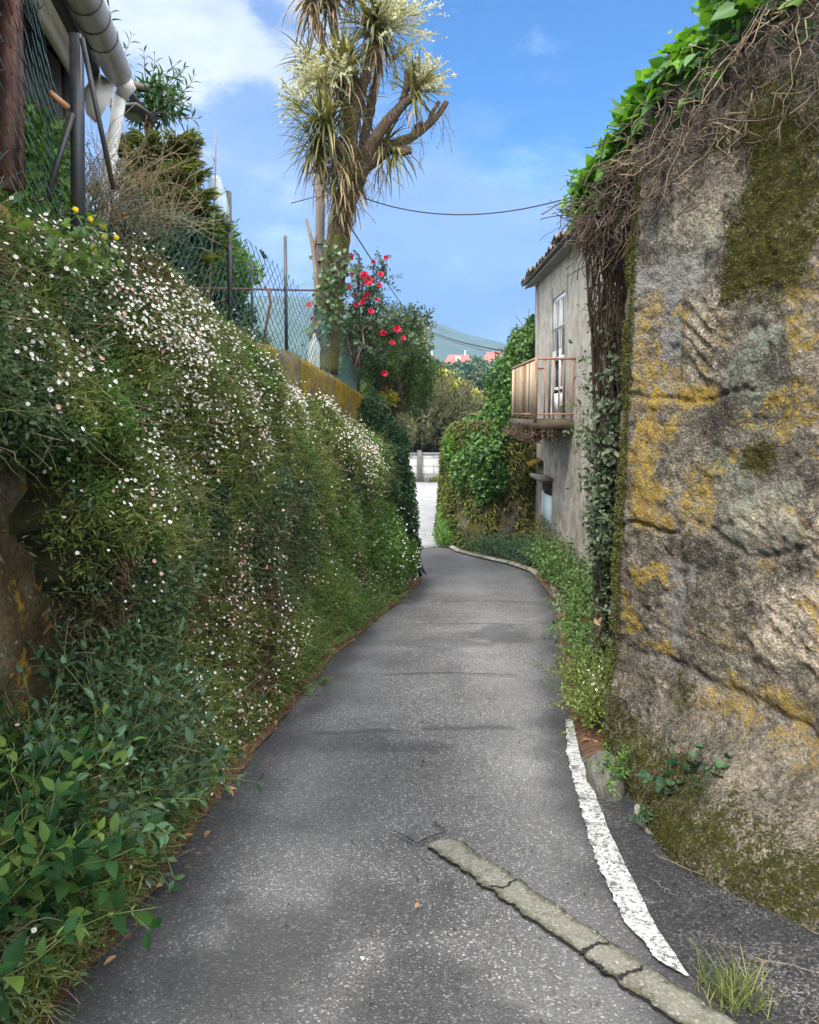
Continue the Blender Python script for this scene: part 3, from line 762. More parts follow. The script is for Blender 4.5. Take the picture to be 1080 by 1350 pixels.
# wiry stems
s = sample_cover(17000); n = len(s)
W = walks(s - [.04, 0, 0], rdir(n) * .6 + [.5, -.2, .45], 6, .018 + .032 * rng.random(n), .25, .07)
b = rng.random(n) < .1
tubes(GC, W[~b], .0011, 3, 5); tubes(GC, W[b], .0012, 3, 6)
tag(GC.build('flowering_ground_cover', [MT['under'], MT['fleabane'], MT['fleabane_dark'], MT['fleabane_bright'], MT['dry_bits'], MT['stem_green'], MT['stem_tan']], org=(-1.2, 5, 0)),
    'fine leafy cover of daisy plants hanging down the left wall beside the lane', 'ground cover', kind='stuff')

# daisies on wiry stalks
BL = [(3.3, 2.05, .5, .3, 1.0), (3.9, 1.92, .6, .33, 2.3), (4.6, 1.75, .6, .38, 2.1), (3.1, 1.65, .35, .3, .55), (5.3, 1.65, .6, .35, .6), (6.2, 1.72, .7, .28, 1.5), (7.3, 1.72, .9, .3, 2.2),
      (8.6, 1.42, .7, .35, 2.2), (9.2, 1.1, .5, .35, .9), (3.8, 1.2, .45, .25, .35), (4.9, .5, .3, .45, 1.1), (5.6, .2, .4, .4, .55), (5.0, .0, .6, .3, .5), (7.0, .7, .6, .4, .25), (8.9, .1, .6, .4, .45), (4.2, .1, .4, .25, .45), (3.3, 1.2, .3, .4, .25)]
c = sample_cover(110000, 2.3, 9.7)
D = .045 + sum(k * np.exp(-((c[:, 1] - y) / a) ** 2 - ((c[:, 2] - z) / b_) ** 2) for y, z, a, b_, k in BL)
D = D * (.12 + 1.9 * sstep(.42, .64, fbm(c * 4.5, 4, 71)))
c = c[rng.random(len(c)) < D * .125 * (c[:, 1] / 4.) ** .5]
n = len(c)
st = walks(c - [.03, 0, 0], rdir(n) * .45 + [.75, -.25, .5], 4, .018 + .022 * rng.random(n), .2, -.02)
GF = Geo(); GST = Geo()
tubes(GST, st, .0009, 3, 0)
tip = st[:, -1]; nr = unit(st[:, -1] - st[:, -2]) * .8 + rdir(n) * .55 + [.15, -.25, .45]
pinkp = np.where((np.abs(c[:, 1] - 4.95) < .5) & (c[:, 2] < .9), .5, .17)
pink = rng.random(n) < pinkp
R = .0058 + .0048 * rng.random(n) ** 1.4
near = np.argsort(tip[:, 1])[:300]
isnear = np.zeros(n, bool); isnear[near] = True
tmH = daisy_template(13, .12); tmL = daisy_template(6, .14); tmC = daisy_template(7, .75)
far = ~isnear
closed = rng.random(n) < .35
for pk, mi in ((False, 0), (True, 1)):
    for cl, tm in ((False, tmL), (True, tmC)):
        q = far & (pink == pk) & (closed == cl)
        discs(GF, tip[q], nr[q], R[q] * (1.08 if not cl else .85), tm[0], mi)
        if not cl: discs(GF, tip[q], nr[q], R[q] * 1.0, tm[1], 2)
tubes_geo = GST
tag(GF.build('daisy_blossoms', [MT['petal'], MT['petal_pink'], MT['pollen']], org=(-1.2, 6, 1)), 'countless tiny white and pink daisies further along the left bank', 'flowers', kind='stuff')
tag(GST.build('flower_stalks', MT['stem_green'], org=(-1.2, 6, 1)), 'thin green stalks that carry the daisies on the left bank', 'stalks', kind='stuff')
protos = []
for nm, pm, cup in (('white', 'petal', .12), ('white', 'petal', .55), ('pink', 'petal_pink', .3)):
    (pv, pf), (cv, cf) = daisy_template(14, cup)
    g = Geo(); g.add(pv * .0125, pf, 0); g.add(cv * .0125, cf, 1)
    lab = ('small white daisy with a yellow centre on the nearest part of the left bank' if nm == 'white' else 'small pinkish daisy on the nearest part of the left bank')
    o = g.build('daisy', [MT[pm], MT['pollen']], org=(0, 0, 0)); tag(o, lab, 'daisy', 'daisies nearest on the left bank'); protos.append(o)
used = [False] * 3
for i in near:
    k = 2 if pink[i] else (1 if closed[i] else 0)
    o = protos[k] if not used[k] else dup(protos[k])
    used[k] = True
    o.location = tip[i]; o.rotation_euler = Vector(nr[i]).to_track_quat('Z', 'Y').to_euler(); o.scale = (R[i] / .0125,) * 3
for o, u in zip(protos, used):
    if not u: bpy.data.objects.remove(o)

# pink knotweed carpet at the foot of the bank
def ico(G, c, r, m=0):
    V = np.array([(1, 0, 0), (-1, 0, 0), (0, 1, 0), (0, -1, 0), (0, 0, 1), (0, 0, -1)], float)
    V = np.vstack([V, unit(np.array([(x, y, z) for x in (1, -1) for y in (1, -1) for z in (1, -1)], float))])
    tri = []
    for a, x in enumerate((1, -1)):
        for b_, y in enumerate((1, -1)):
            for c_, z in enumerate((1, -1)):
                q = 6 + a * 4 + b_ * 2 + c_
                i, j, k = (0 if x > 0 else 1), (2 if y > 0 else 3), (4 if z > 0 else 5)
                tri += [(i, j, q), (j, k, q), (k, i, q)]
    V = c[:, None] + np.broadcast_to(r, (len(c),))[:, None, None] * V[None]
    G.add(V.reshape(-1, 3), ((np.arange(len(c)) * 14)[:, None, None] + np.array(tri)[None]).reshape(-1, 3), m)
G = Geo()
Y = 3.0 + 4.5 * rng.random(9000) ** 1.2; X = soil_x(Y) - .03 - .3 * rng.random(9000) + .05 * (fbm(np.stack([Y * 4, Y * 0, Y * 0], -1), 3, 5) - .5)
Pk = np.stack([X, Y, zroad(Y) + .03 + (soil_x(Y) - X) * .55 * rng.random(9000)], -1)
Pk = Pk[fbm(Pk * 3.5, 2, 78) > .43]; n = len(Pk)
scatter(G, T_LEAF, Pk, rdir(n) + [.3, -.2, .2], rdir(n) * .5 + [.2, -.2, 1], .022 + .014 * rng.random(n), .012 + .006 * rng.random(n), 0)
b = Pk[rng.random(n) < .13]; ico(G, b + [.02, -.01, .035], .0045 + .002 * rng.random(len(b)), 1)
tag(G.build('knotweed_carpet', [MT['fleabane_dark'], MT['knot_pink']], org=(-1, 5, -.2)), 'low carpet of dark leaves with tiny pink ball flowers along the left verge', 'ground cover', kind='stuff')

# ------------------------------------------------------------------ shrubs at the lower left
def shrub_row(name, label, n, y0, y1, xo0, xo1, h0, h1, LL, LW, leafmat, stemmat='stem_green', tmpl=T_LEAF8, nodes=9, lean=(.35, -.15, 1.), wob=.16, r0=.004, group=None, zb=0.0, per=2, basefn=None):
    Y = y0 + (y1 - y0) * rng.random(n); X = wall_x(Y) + xo0 + (xo1 - xo0) * rng.random(n) if basefn is None else basefn(Y) + xo0 + (xo1 - xo0) * rng.random(n)
    s = np.stack([X, Y, zroad(Y) + zb + 0 * Y], -1)
    h = h0 + (h1 - h0) * rng.random(n)
    GS, GL = Geo(), Geo()
    shoots(GS, GL, s, rdir(n) * .35 + np.array(lean), nodes, h / nodes, LL, LW, tmpl, wob, .03, r0=r0, per=per)
    return plant(name, s.mean(0), label, 'shrub', GS, GL, MT[stemmat], MT[leafmat], group=group)

shrub_row('broadleaf_shrub', 'glossy dark green broad-leaved shrub at the bottom left corner beside the verge', 520, 1.95, 2.85, -.04, .16, .25, .9, .12, .062, 'broad', nodes=9, lean=(.10, -.1, 1.))
shrub_row('broadleaf_shrub', 'taller blue-green leafy shrub against the bare stone on the left', 300, 2.75, 3.5, .0, .22, .45, 1.15, .085, .04, 'bluish', nodes=12, lean=(.10, -.08, 1.))
shrub_row('broadleaf_shrub', 'low small-leaved dark shrub spilling to the soil verge on the left', 130, 2.3, 3.4, .06, .27, .12, .42, .05, .024, 'shrubdark', nodes=8, lean=(.3, -.15, .8))
shrub_row('leafy_weed', 'pale green daisy plant with fine leaves below the bare stone at left edge', 34, 2.2, 2.8, .0, .12, .75, 1.02, .045, .010, 'fleabane_bright', nodes=12, tmpl=T_LEAF, lean=(.35, -.1, 1.), wob=.22)
# bright tufts along the lower bank further on
for (y0, y1, lab, mt, nn) in ((5.6, 6.6, 'bright green feathery weed clump at the foot of the bank, nearer one', 'fleabane_bright', 110), (7.3, 9.2, 'pale green weed clump dotted with white at the far foot of the bank', 'fleabane_bright', 200)):
    shrub_row('leafy_weed', lab, nn, y0, y1, -.38, -.03, .25, .6, .036, .010, mt, nodes=10, tmpl=T_LEAF, lean=(.35, -.1, 1.), basefn=soil_x)
shrub_row('leafy_weed', 'small three-leaved weed creeping onto the asphalt from the left verge', 14, 5.6, 5.95, .0, .12, .06, .14, .03, .016, 'fleabane_bright', nodes=4, tmpl=T_LEAF, lean=(.8, -.2, .5), basefn=soil_x)

# lobed-leaf plant at the top of the bank
GS, GL, GY = Geo(), Geo(), Geo()
n = 15; Y = 2.85 + .75 * rng.random(n); s = np.stack([wall_x(Y) + .12 + .12 * rng.random(n), Y, 2.05 + .15 * rng.random(n)], -1)
Pp = shoots(GS, GL, s, rdir(n) * .4 + [.35, -.15, .7], 5, .05, .07, .055, T_LOBE, .25, .0, r0=.0035, per=2)
tipsel = Pp[:7, -1]
for k in range(5):
    discs(GY, tipsel + [0, 0, .02], rdir(7) * .4 + [.5, -.5, .4], .012, daisy_template(5, .3)[0], 0)
plant('lobed_leaf_plant', s.mean(0), 'fresh green plant with lobed leaves and small yellow flowers on the wall top at left', 'plant', GS, GL, MT['stem_green'], MT['celandine'], [('blossom', GY, MT['yellow_petal'])])

# ------------------------------------------------------------------ big shrub at the end of the wall
def bush(name, loc, label, blobs, n, LL, LW, lmat, smat='stem_brown', tmpl=T_LEAF, outb=.6, upb=.3, cat='shrub', stems=30, group=None, lump=.4, freq=2.4, inner=.45, extra=(), axis=None):
    GS, GL = Geo(), Geo(); loc = np.asarray(loc, float)
    vol = np.array([r[0] * r[1] * r[2] for _, r in blobs]) ** .67; vol /= vol.sum()
    for i, ((c, r), w) in enumerate(zip(blobs, vol)):
        m = int(n * w)
        p, nr = lump_points(c, r, m, seed=int(abs(c[0] * 100 + c[1] * 10)) + i, lump=lump, freq=freq, inner=inner)
        if axis is None: ax = unit(rdir(m) + nr * outb + [0, 0, upb])
        else: ax = unit(rdir(m) * .45 + np.asarray(axis) + nr * outb)
        l = LL * (.55 + .75 * rng.random(m))
        scatter(GL, tmpl, p, ax, nr + rdir(m) * .8 + [0, 0, .35], l, l * LW / LL, 0)
        k = max(3, int(stems * w)); q, _ = lump_points(c, np.asarray(r) * .85, k, seed=i, lump=.2)
        a = np.stack([loc + [0, 0, .0] + rng.normal(size=3) * .05 for _ in range(k)])
        tq = np.linspace(0, 1, 6)[None, :, None]
        W = a[:, None] * (1 - tq) + q[:, None] * tq + rng.normal(size=(k, 6, 3)) * .04 * np.linalg.norm(q - a, axis=1)[:, None, None] * .3
        tubes(GS, W, np.linspace(.012, .003, 6)[None] * np.ones((k, 1)), 4)
    return plant(name, loc, label, cat, GS, GL, MT[smat], MT[lmat] if isinstance(lmat, str) else [MT[m_] for m_ in lmat], extra, group)

bush('evergreen_shrub', (-.35, 11.2, -.7), 'dense dark green shrub covering the far end of the left wall where the lane bends',
     [((-.36, 10.6, 1.15), (.36, .5, .5)), ((-.26, 10.8, .7), (.34, .5, .5)), ((-.48, 10.4, 1.52), (.22, .35, .34)), ((-.18, 10.9, .25), (.28, .45, .42)), ((-.45, 10.2, .8), (.3, .35, .45))], 36000, .05, .022, 'shrubdark')
bush('leafy_shrub', (-.25, 10.2, -.65), 'bright green low shrub speckled with white at the bend below the left wall',
     [((-.40, 9.7, .05), (.38, .8, .52)), ((-.75, 8.7, .1), (.3, .6, .42)), ((-.2, 10.8, -.2), (.28, .55, .45)), ((-.62, 9.3, .15), (.3, .55, .4)), ((-.06, 11.2, -.35), (.18, .35, .33))], 44000, .036, .016, 'fleabane_bright')
G = Geo(); q, nr = lump_points((-.3, 10.1, -.0), (.5, 1.1, .5), 500, 4, inner=.9); discs(G, q, nr + rdir(500) * .6, .011, daisy_template(6, .4)[0])
tag(G.build('daisy_blossoms', MT['petal'], org=(-.3, 10, -.5)), 'sprinkle of tiny white flowers over the low shrub at the bend', 'flowers', kind='stuff')
bush('ivy_clump', (.12, 11.6, -.7), 'small dark ivy clump at the very corner of the bend on the left', [((.04, 11.4, -.25), (.1, .2, .32))], 900, .06, .05, 'vine_dark', tmpl=T_HEART)
# ------------------------------------------------------------------ chain-link fences on the wall top
def chainlink(G, path, cell=.055, r=.0016, m=0, wob=.012):
    path = np.asarray(path, float)     # x, y, zbottom, ztop
    sl = np.concatenate([[0], np.cumsum(np.linalg.norm(np.diff(path[:, :2], axis=0), axis=1))])
    ncol = int(sl[-1] / cell); J = max(6, int(np.mean(path[:, 3] - path[:, 2]) / (cell * .72)))
    j = np.arange(J + 1)
    ii = np.arange(ncol)[:, None]; s = (ii + (j[None] + ii) % 2) * cell
    x = np.interp(s, sl, path[:, 0]); y = np.interp(s, sl, path[:, 1]); zb = np.interp(s, sl, path[:, 2]); zt = np.interp(s, sl, path[:, 3])
    z = zb + (zt - zb) * j[None] / J
    P = np.stack([x, y, z], -1)
    P[..., 0] += .05 * (fbm(P * 2.2, 2, 81) - .5) + .006 * (((j[None] + ii) % 2) - .5)
    P[..., 2] += wob * 2 * (fbm(P * 6, 2, 82) - .5)
    tubes(G, P, r, 4, m)
    # twisted barbs along the top
    e = P[:, -1]; d = rng.normal(size=e.shape) * .006
    tubes(G, np.stack([e, e + d + [0, 0, .012], e + d * 2 + [0, 0, .022]], 1), r, 3, m)

fx = lambda Y, o=-.02: wall_x(Y) + o
fn_ = thing('chain_link_fence', (-1.45, 3.2, 2.4), 'near torn green chain-link fence on rusty posts at the top left corner', 'fence')
G = Geo(); chainlink(G, [(fx(2.3), 2.3, 2.25, 4.0), (fx(3.2), 3.2, 2.3, 3.88), (fx(3.36), 3.36, 2.3, 3.62), (fx(3.5), 3.5, 2.3, 3.28), (fx(3.62), 3.62, 2.3, 3.03)], .055, .0024)
chainlink(G, [(fx(3.62), 3.62, 2.25, 3.03), (fx(3.75), 3.75, 2.25, 2.95), (fx(4.1), 4.1, 2.25, 2.82), (fx(4.7), 4.7, 2.2, 2.78), (fx(5.4), 5.4, 2.2, 2.84)], .055, .0022)
G.build('wire_mesh', MT['wire_green'], fn_)
Geo().bar(at(104, 345, 3.66), at(101, 46, 3.66), .045, .045).build('post', MT['post_dark'], fn_)
Geo().bar(at(10, 250, 3.34), at(14, -30, 3.34), .05, .05).build('post', MT['rust'], fn_)
Geo().bar(at(27, 250, 3.42), at(23, -30, 3.42), .028, .028).build('post', MT['rust'], fn_)
G = Geo(); cyl(G, at(150, 250, 3.75), at(108, 50, 3.62), .011, 6); cyl(G, at(62, 260, 3.55), at(96, 150, 3.62), .012, 6)
G.build('brace', MT['post_dark'], fn_)
G = Geo(); cyl(G, at(66, 122, 3.5), at(90, 142, 3.5), .012, 8); G.build('broken_rail', plain('orange_rust', (.3, .13, .05), (.5, .28, .14), 20, .8, 0), fn_)

ff = thing('chain_link_fence', (-1.2, 7.5, 2.2), 'long green chain-link fence with thin dark posts on the wall top leading to the palm', 'fence')
G = Geo()
fp = [(5.0, 2.2, 2.82), (5.6, 2.2, 2.92), (6.2, 2.18, 3.01), (6.8, 2.18, 2.98), (7.5, 2.16, 2.90), (8.3, 2.08, 2.78), (9.0, 2.02, 2.55), (9.6, 1.95, 2.52), (10.5, 1.86, 2.45)]
chainlink(G, [(fx(y), y, a, b) for y, a, b in fp], .06, .0032)
G.build('wire_mesh', MT['wire_green'], ff)
G = Geo(); chainlink(G, [(-.66, 10.5, 1.86, 2.45), (-.9, 10.6, 1.86, 2.45), (-1.9, 10.4, 1.86, 2.5)], .05, .0024); chainlink(G, [(-.8, 9.7, 1.9, 2.5), (-.72, 10.6, 1.86, 2.45), (-.7, 11.4, 1.7, 2.3)], .05, .0024)
G.build('wire_mesh', MT['wire_green'], ff)
for a, b, w in ((at(304, 445, 6.2), at(302, 253, 6.2), .03), (at(378, 470, 7.5), at(376, 311, 7.5), .026), (at(333, 455, 6.9), at(332, 345, 6.9), .018), (at(472, 520, 10.4), at(474, 455, 10.4), .035)):
    Geo().bar(a, b, w, w).build('post', MT['post_dark'], ff)
G = Geo(); pts = np.array([at(346, 462, 7.1), at(351, 430, 7.1), at(357, 400, 7.12), at(355, 384, 7.12), at(349, 378, 7.14)])
tubes(G, pts, .012, 6); G.build('bent_rod', MT['rust'], ff)
G = Geo(); cyl(G, at(222, 379, 5.9), at(420, 383, 8.7), .011, 6); G.build('rail', MT['rust'], ff)
G = Geo().bar(at(268, 284, 6.1), at(304, 303, 6.2), .04, .03); G.build('loose_bracket', MT['post_dark'], ff)

G = Geo(); q, nr = lump_points(at(350, 337, 7.0) + [0, 0, .02], (.035, .03, .03), 50, 3); ico(G, at(349, 338, 7.0)[None], .022); ico(G, at(346, 333, 7.0)[None], .018); G.bar(at(349, 338, 7.), at(343, 329, 7.), .012, .02)
tag(G.build('clip', MT['cable']), 'small black clip caught on the fence top between two posts', 'clip')

# bare cane with an upturned plastic bottle beside the first thin post
G = Geo(); pts = np.array([at(272, 440, 6.05), at(276, 380, 6.05), at(281, 300, 6.05), at(284, 230, 6.05), at(285, 172, 6.05)]); tubes(G, pts, np.array([.009, .008, .007, .006, .004])[None], 5)
for k, (a, b) in enumerate((((284, 215), (279, 203)), ((284, 262), (298, 252)))): cyl(G, at(*a, 6.05), at(*b, 6.05), .004, 4, r2=.002)
tag(G.build('cane', MT['dead_wood']), 'tall bare cane standing behind the fence beside the plastic bottle', 'cane')
def lathe(G, a, b, prof, sides=20, m=0):
    a = np.asarray(a, float); b = np.asarray(b, float); t = np.array([p[0] for p in prof]); r = np.array([p[1] for p in prof])
    tubes(G, a[None, None] * (1 - t)[None, :, None] + b[None, None] * t[None, :, None], r[None], sides, m)
bt = thing('plastic_bottle', at(300, 295, 6.15), 'cloudy plastic bottle stuck upside down on the first fence post', 'bottle')
G = Geo(); lathe(G, at(301, 296, 6.17), at(281, 232, 6.17), [(0, .018), (.1, .022), (.3, .045), (.45, .05), (.6, .052), (.75, .05), (.9, .052), (.96, .045), (1, .01)])
G.build('bottle_body', MT['bottle'], bt, smooth=True)
bt = thing('plastic_bottle', at(414, 485, 8.6), 'cloudy plastic bottle standing on the wall top at the foot of the palm', 'bottle')
G = Geo(); lathe(G, at(413, 487, 8.6), at(415, 440, 8.6), [(0, .06), (.05, .068), (.3, .066), (.35, .062), (.6, .066), (.75, .05), (.9, .02), (1, .018)])
G.build('bottle_body', MT['bottle'], bt, smooth=True)

# ------------------------------------------------------------------ shed with gutter
sh = thing('garden_shed', (-2.6, 4, 2.3), 'grey garden shed with a fat gutter above the fence at the top left', 'shed')
gA = at(156, 96, 5.4); gB = at(108, -12, 4.1); gd = unit(gA - gB); gB2 = gA - gd * 5.
def off(p, x=0, z=0, y=0): return p + np.array([x, y, z])
G = Geo()
prof = [(-.075, 0)] + [(.075 * math.cos(a), .075 * math.sin(a)) for a in np.linspace(math.pi, 2 * math.pi, 13)] + [(.075, 0)]
def gutter(a, b, r, th=.004):
    a_ = np.linspace(math.pi * .92, 2.08 * math.pi, 17)
    o = np.stack([np.cos(a_) * r, a_ * 0, np.sin(a_) * r], 1); i = o * (1 - th / r * 2)
    ring = np.vstack([o, i[::-1]])
    P = np.stack([a + ring, b + ring], 0); P = np.concatenate([P, P[:, :1]], 1)
    G.grid(P)
gm = gB2 + (gA - gB2) * .64
gutter(gm - gd * .0, gA, .085); gutter(gB2, gm + gd * .05, .078)
G.build('gutter', MT['galv'], sh, smooth=True)
for f in (.70, .745, .80, .86):
    G = Geo()
    c = gB2 + (gA - gB2) * f; a = np.linspace(math.pi * .9, 2.1 * math.pi, 14)
    tubes(G, c + np.stack([np.cos(a) * .0875, a * 0, np.sin(a) * .0875], 1), .004, 5)
    G.build('gutter_joint', MT['joint'], sh)
el = [off(gA, 0, -.02), off(gA, .03, -.07, .05), at(158, 128, 5.45), at(152, 170, 5.42), at(146, 200, 5.4), at(138, 290, 5.35), at(128, 350, 5.3)]
G = Geo(); tubes(G, np.array(el[:3]), np.array([[.07, .062, .045]]), 12); tubes(G, np.array(el[2:]), .04, 12)
ring = np.array([at(146, 203, 5.4), at(145, 215, 5.4)]); tubes(G, ring, .046, 12)
G.build('downpipe', MT['whitepipe'], sh, smooth=True)
# pale sheet beside the pipe: a warped panel with thickness
pan = [at(112, 118, 5.2), at(128, 94, 5.25), at(152, 112, 5.3), at(148, 128, 5.3), at(130, 160, 5.25), at(118, 148, 5.2)]
Geo().prism(pan, (-.03, .03, 0)).build('splash_panel', MT['whitepipe'], sh)
# roof slab, fascia, beams
ze = gA[2]
xe0 = gB2[0] - .09; 
G = Geo(); P0 = off(gB2, -.07, .05); P1 = off(gA, -.07, .05, -.1)
G.prism([P0, P1, P1 + np.array([-2.6, .3, .55]), P0 + np.array([-2.6, .3, .55])], (0, 0, .07)); G.build('roof', MT['eave'], sh)
G = Geo(); G.bar(off(P0, -.03, -.06), off(P1, -.03, -.06), .04, .12); G.bar(off(P0, -.35, -.14), off(P1, -.35, -.14), .08, .1); G.bar(P1 + np.array([-.05, -.4, -.05]), P1 + np.array([-1.6, -.4, .2]), .1, .1)
for k in range(6):
    p = P0 + (P1 - P0) * (k + .5) / 6; G.bar(p + np.array([0, 0, -.02]), p + np.array([-2.4, .25, .42]), .07, .09)
G.build('roof_beam', MT['darkwood'], sh)
Geo().bar(off(P0, -.02, -.20), off(P1, -.02, -.20, -.35), .03, .16).build('fascia', MT['cream'], sh)
G = Geo(); xw = -2.0
G.prism([(xw, .5, 2.2), (xw, 5.2, 2.2), (xw, 5.2, 3.0), (xw, 4.9, 2.95), (xw, 4.3, 2.45), (xw, .5, 2.4)], (-.15, 0, 0)); G.box(-4.6, xw - .15, 5.05, 5.2, 2.2, 3.2)
G.build('wall', MT['shedwall'], sh)
G = Geo(); G.bar(at(150, 250, 5.3), at(122, 345, 5.25), .09, .05); G.build('pillar', MT['shedwall'], sh)
G = Geo()
for y in (1.2, 3.2, 5.05): G.bar((xw - .05, y, 2.2), (xw - .05, y, ze), .1, .1)
G.build('post', MT['darkwood'], sh)
G = Geo(); G.box(-2.1, -2.012, .3, 5.04, 3.02, ze - .1); G.build('upper_wall', plain('wall_painted_shade', (.10, .09, .075), (.17, .155, .13), 5, .9, .4, stretch=(6, .5, 6)), sh)  # upper shed wall, its shade painted into the brown-grey colour
G = Geo(); G.box(-4.9, -4.75, .3, 5.4, 2.1, ze + .4); G.build('back_wall', MT['darkwood'], sh)
# awning frame beyond the shed
aw = thing('awning_frame', at(195, 230, 6.2), 'dark metal awning frame on a rusty post just beyond the shed', 'frame')
G = Geo(); G.bar(at(160, 106, 5.9), at(193, 118, 6.3), .05, .04); G.build('roof_timber', MT['dead_wood'], aw)
G = Geo(); G.bar(at(164, 112, 5.9), at(187, 146, 6.1), .05, .03); G.bar(at(162, 138, 5.9), at(192, 158, 6.2), .2, .02); G.build('sheet', MT['post_dark'], aw)
Geo().bar(at(196, 310, 6.25), at(197, 152, 6.25), .045, .045).build('post', MT['rust'], aw)
# greenery glimpsed inside the open shed side
bush('climbing_hedge', (-2.3, 3.4, 2.25), 'leafy green hedge behind the near chain-link fence against the shed', [((-1.84, 4.2, 2.72), (.12, .55, .42)), ((-1.84, 3.4, 2.7), (.14, .6, .45))], 6000, .055, .03, 'shrubbright')

# ------------------------------------------------------------------ plants on the terrace edge
# dry twiggy bush
n = 170; s = at(150, 300, 4.9) + rng.normal(size=(n, 3)) * [.12, .25, .06]
W = walks(s, rdir(n) * .55 + [.3, -.1, .65], 8, .045 + .035 * rng.random(n), .22, .02)
GS = Geo(); tubes(GS, W, np.linspace(.0032, .001, 9)[None] * np.ones((n, 1)), 4)
k = 420; i = rng.integers(0, n, k); j = rng.integers(3, 8, k); W2 = walks(W[i, j], rdir(k) * .8 + [.2, 0, .3], 4, .03 + .02 * rng.random(k), .3, .0); tubes(GS, W2, .0009, 3)
plant('dry_twig_bush', (-1.6, 4.9, 2.3), 'leafless tan twiggy bush leaning over the fence below the downpipe', 'bush', GS, None, MT['stem_tan'], None)

# feathery conifer
GS, GL = Geo(), Geo()
base = at(210, 385, 6.0)
for k in range(80):
    h = rng.random() ** .8; a = rng.random() * 6.28
    p0 = base + np.array([0, .1, .0 + h * .95]); ln = (.56 - .32 * h) * (.7 + .5 * rng.random())
    d = np.array([math.cos(a), math.sin(a) * .8, .25 + .35 * h + .2 * rng.random()])
    br = walks(p0[None], d[None], 8, ln / 8, .08, .03)
    tubes(GS, br, np.linspace(.007, .002, 9)[None], 4)
    m = 110; tq = .2 + .8 * rng.random(m); idx = tq * 8; i0 = np.minimum(idx.astype(int), 7); fr = (idx - i0)[:, None]
    q = br[0][i0] * (1 - fr) + br[0][i0 + 1] * fr; tdir = unit(br[0][i0 + 1] - br[0][i0])
    sd = unit(np.cross(tdir, [0, 0, 1.])) * np.where(rng.random(m) < .5, 1, -1)[:, None]
    for u in range(3):
        ax = unit(tdir * .8 + sd * (.7 + .2 * u) + rdir(m) * .35); L = .04 + .05 * rng.random(m)
        scatter(GL, T_LEAF, q + ax * .03 * u, ax, rdir(m) * .5 + [0, 0, 1], L, L * .10, 0)
tubes(GS, np.array([base + [0, .1, -.2], base + [.02, .1, .5], base + [0, .12, .95]]), np.array([[.035, .025, .006]]), 6)
plant('conifer_bush', base, 'feathery yellow-green conifer rising behind the fence beside the rusty awning post', 'tree', GS, GL, MT['stem_brown'], MT['conifer'])
# dark foliage under the conifer and bright shrub behind the far fence
bush('dark_shrub', at(205, 360, 5.7), 'dark shaded shrub under the conifer at the wall top', [(at(200, 330, 5.8), (.32, .4, .35)), (at(170, 330, 5.4), (.2, .3, .22))], 6000, .05, .018, 'shrubdark')
bush('garden_shrub', at(295, 400, 7.2) + [-.3, .4, -.3], 'bright green rounded shrub seen through the fence left of the thin posts', [(at(285, 355, 7.2) + [-.1, .2, 0], (.42, .4, .30)), (at(262, 330, 6.9) + [0, .1, 0], (.3, .35, .35))], 9000, .06, .02, 'shrubbright')
bush('garden_shrub', at(285, 430, 7.0) + [-.2, .4, -.3], 'dark low shrub at ground level behind the fence posts', [(at(265, 415, 6.9) + [-.1, .3, 0], (.5, .4, .2)), (at(325, 445, 7.8) + [-.1, .3, 0], (.25, .3, .07))], 4200, .05, .02, 'shrubdark')
# sapling with long narrow leaves above the shed
GS, GL = Geo(), Geo()
s = np.array([at(190, 170, 6.3), at(200, 150, 6.3), at(205, 145, 6.3), at(196, 160, 6.3), at(188, 160, 6.2), at(207, 150, 6.4)])
Pp = shoots(GS, GL, np.repeat(s, 3, 0), rdir(18) * .5 + [.35, 0, .8], 8, .05, .12, .026, T_LEAF8, .18, -.01, r0=.005, per=2)
q, nr = lump_points(at(200, 140, 6.4), (.18, .2, .14), 220, 2); ax = unit(rdir(220) + nr * .7); scatter(GL, T_LEAF8, q, ax, rdir(220) + [0, 0, 1], .11, .026)
s2 = np.array([at(140, 60, 6.6), at(155, 90, 6.6), at(150, 110, 6.6)]); shoots(GS, GL, s2, rdir(3) * .2 + [.35, 0, .7], 7, .055, .12, .026, T_LEAF8, .15, 0, r0=.005)
tubes(GS, np.array([[at(175, 300, 6.5), at(185, 220, 6.4), at(200, 150, 6.3)], [at(150, 300, 6.7), at(150, 180, 6.6), at(142, 70, 6.6)]]), np.linspace(.02, .007, 3)[None] * np.ones((2, 1)), 6)
plant('fruit_tree', at(175, 300, 6.5), 'young fruit tree with long narrow leaves showing above the shed roof end', 'tree', GS, GL, MT['stem_brown'], MT['vine_dark'])

# ------------------------------------------------------------------ cabbage palm
pt = thing('cabbage_palm', at(428, 482, 9.3), 'tall cabbage palm with strap-leaf heads and cream blossom rising above the fence', 'tree')
def limb(pts, radii, mat, name, sides=12, rough=.02, k=22):
    t = np.linspace(0, 1, k); pts = np.array(pts); tt = np.linspace(0, 1, len(pts))
    C = np.stack([np.interp(t, tt, pts[:, i]) for i in range(3)], 1)
    C[1:-1] = (C[:-2] + 2 * C[1:-1] + C[2:]) / 4; C[1:-1] = (C[:-2] + 2 * C[1:-1] + C[2:]) / 4
    r = np.interp(t, tt, radii)
    g = Geo(); tubes(g, C, r[None], sides); V = g.V[0]; V += unit(V - np.repeat(C, sides, 0)) * ((fbm(V * 9, 4, 91) - .5) * 2 * rough)[:, None]
    g.build(name, mat, pt, smooth=True)
    return C
D0 = 9.3
limb([at(424, 492, D0), at(428, 440, D0), at(434, 395, D0), at(441, 350, D0), at(447, 310, D0)], [.19, .165, .15, .14, .13], MT['bark_moss'], 'trunk', rough=.03)
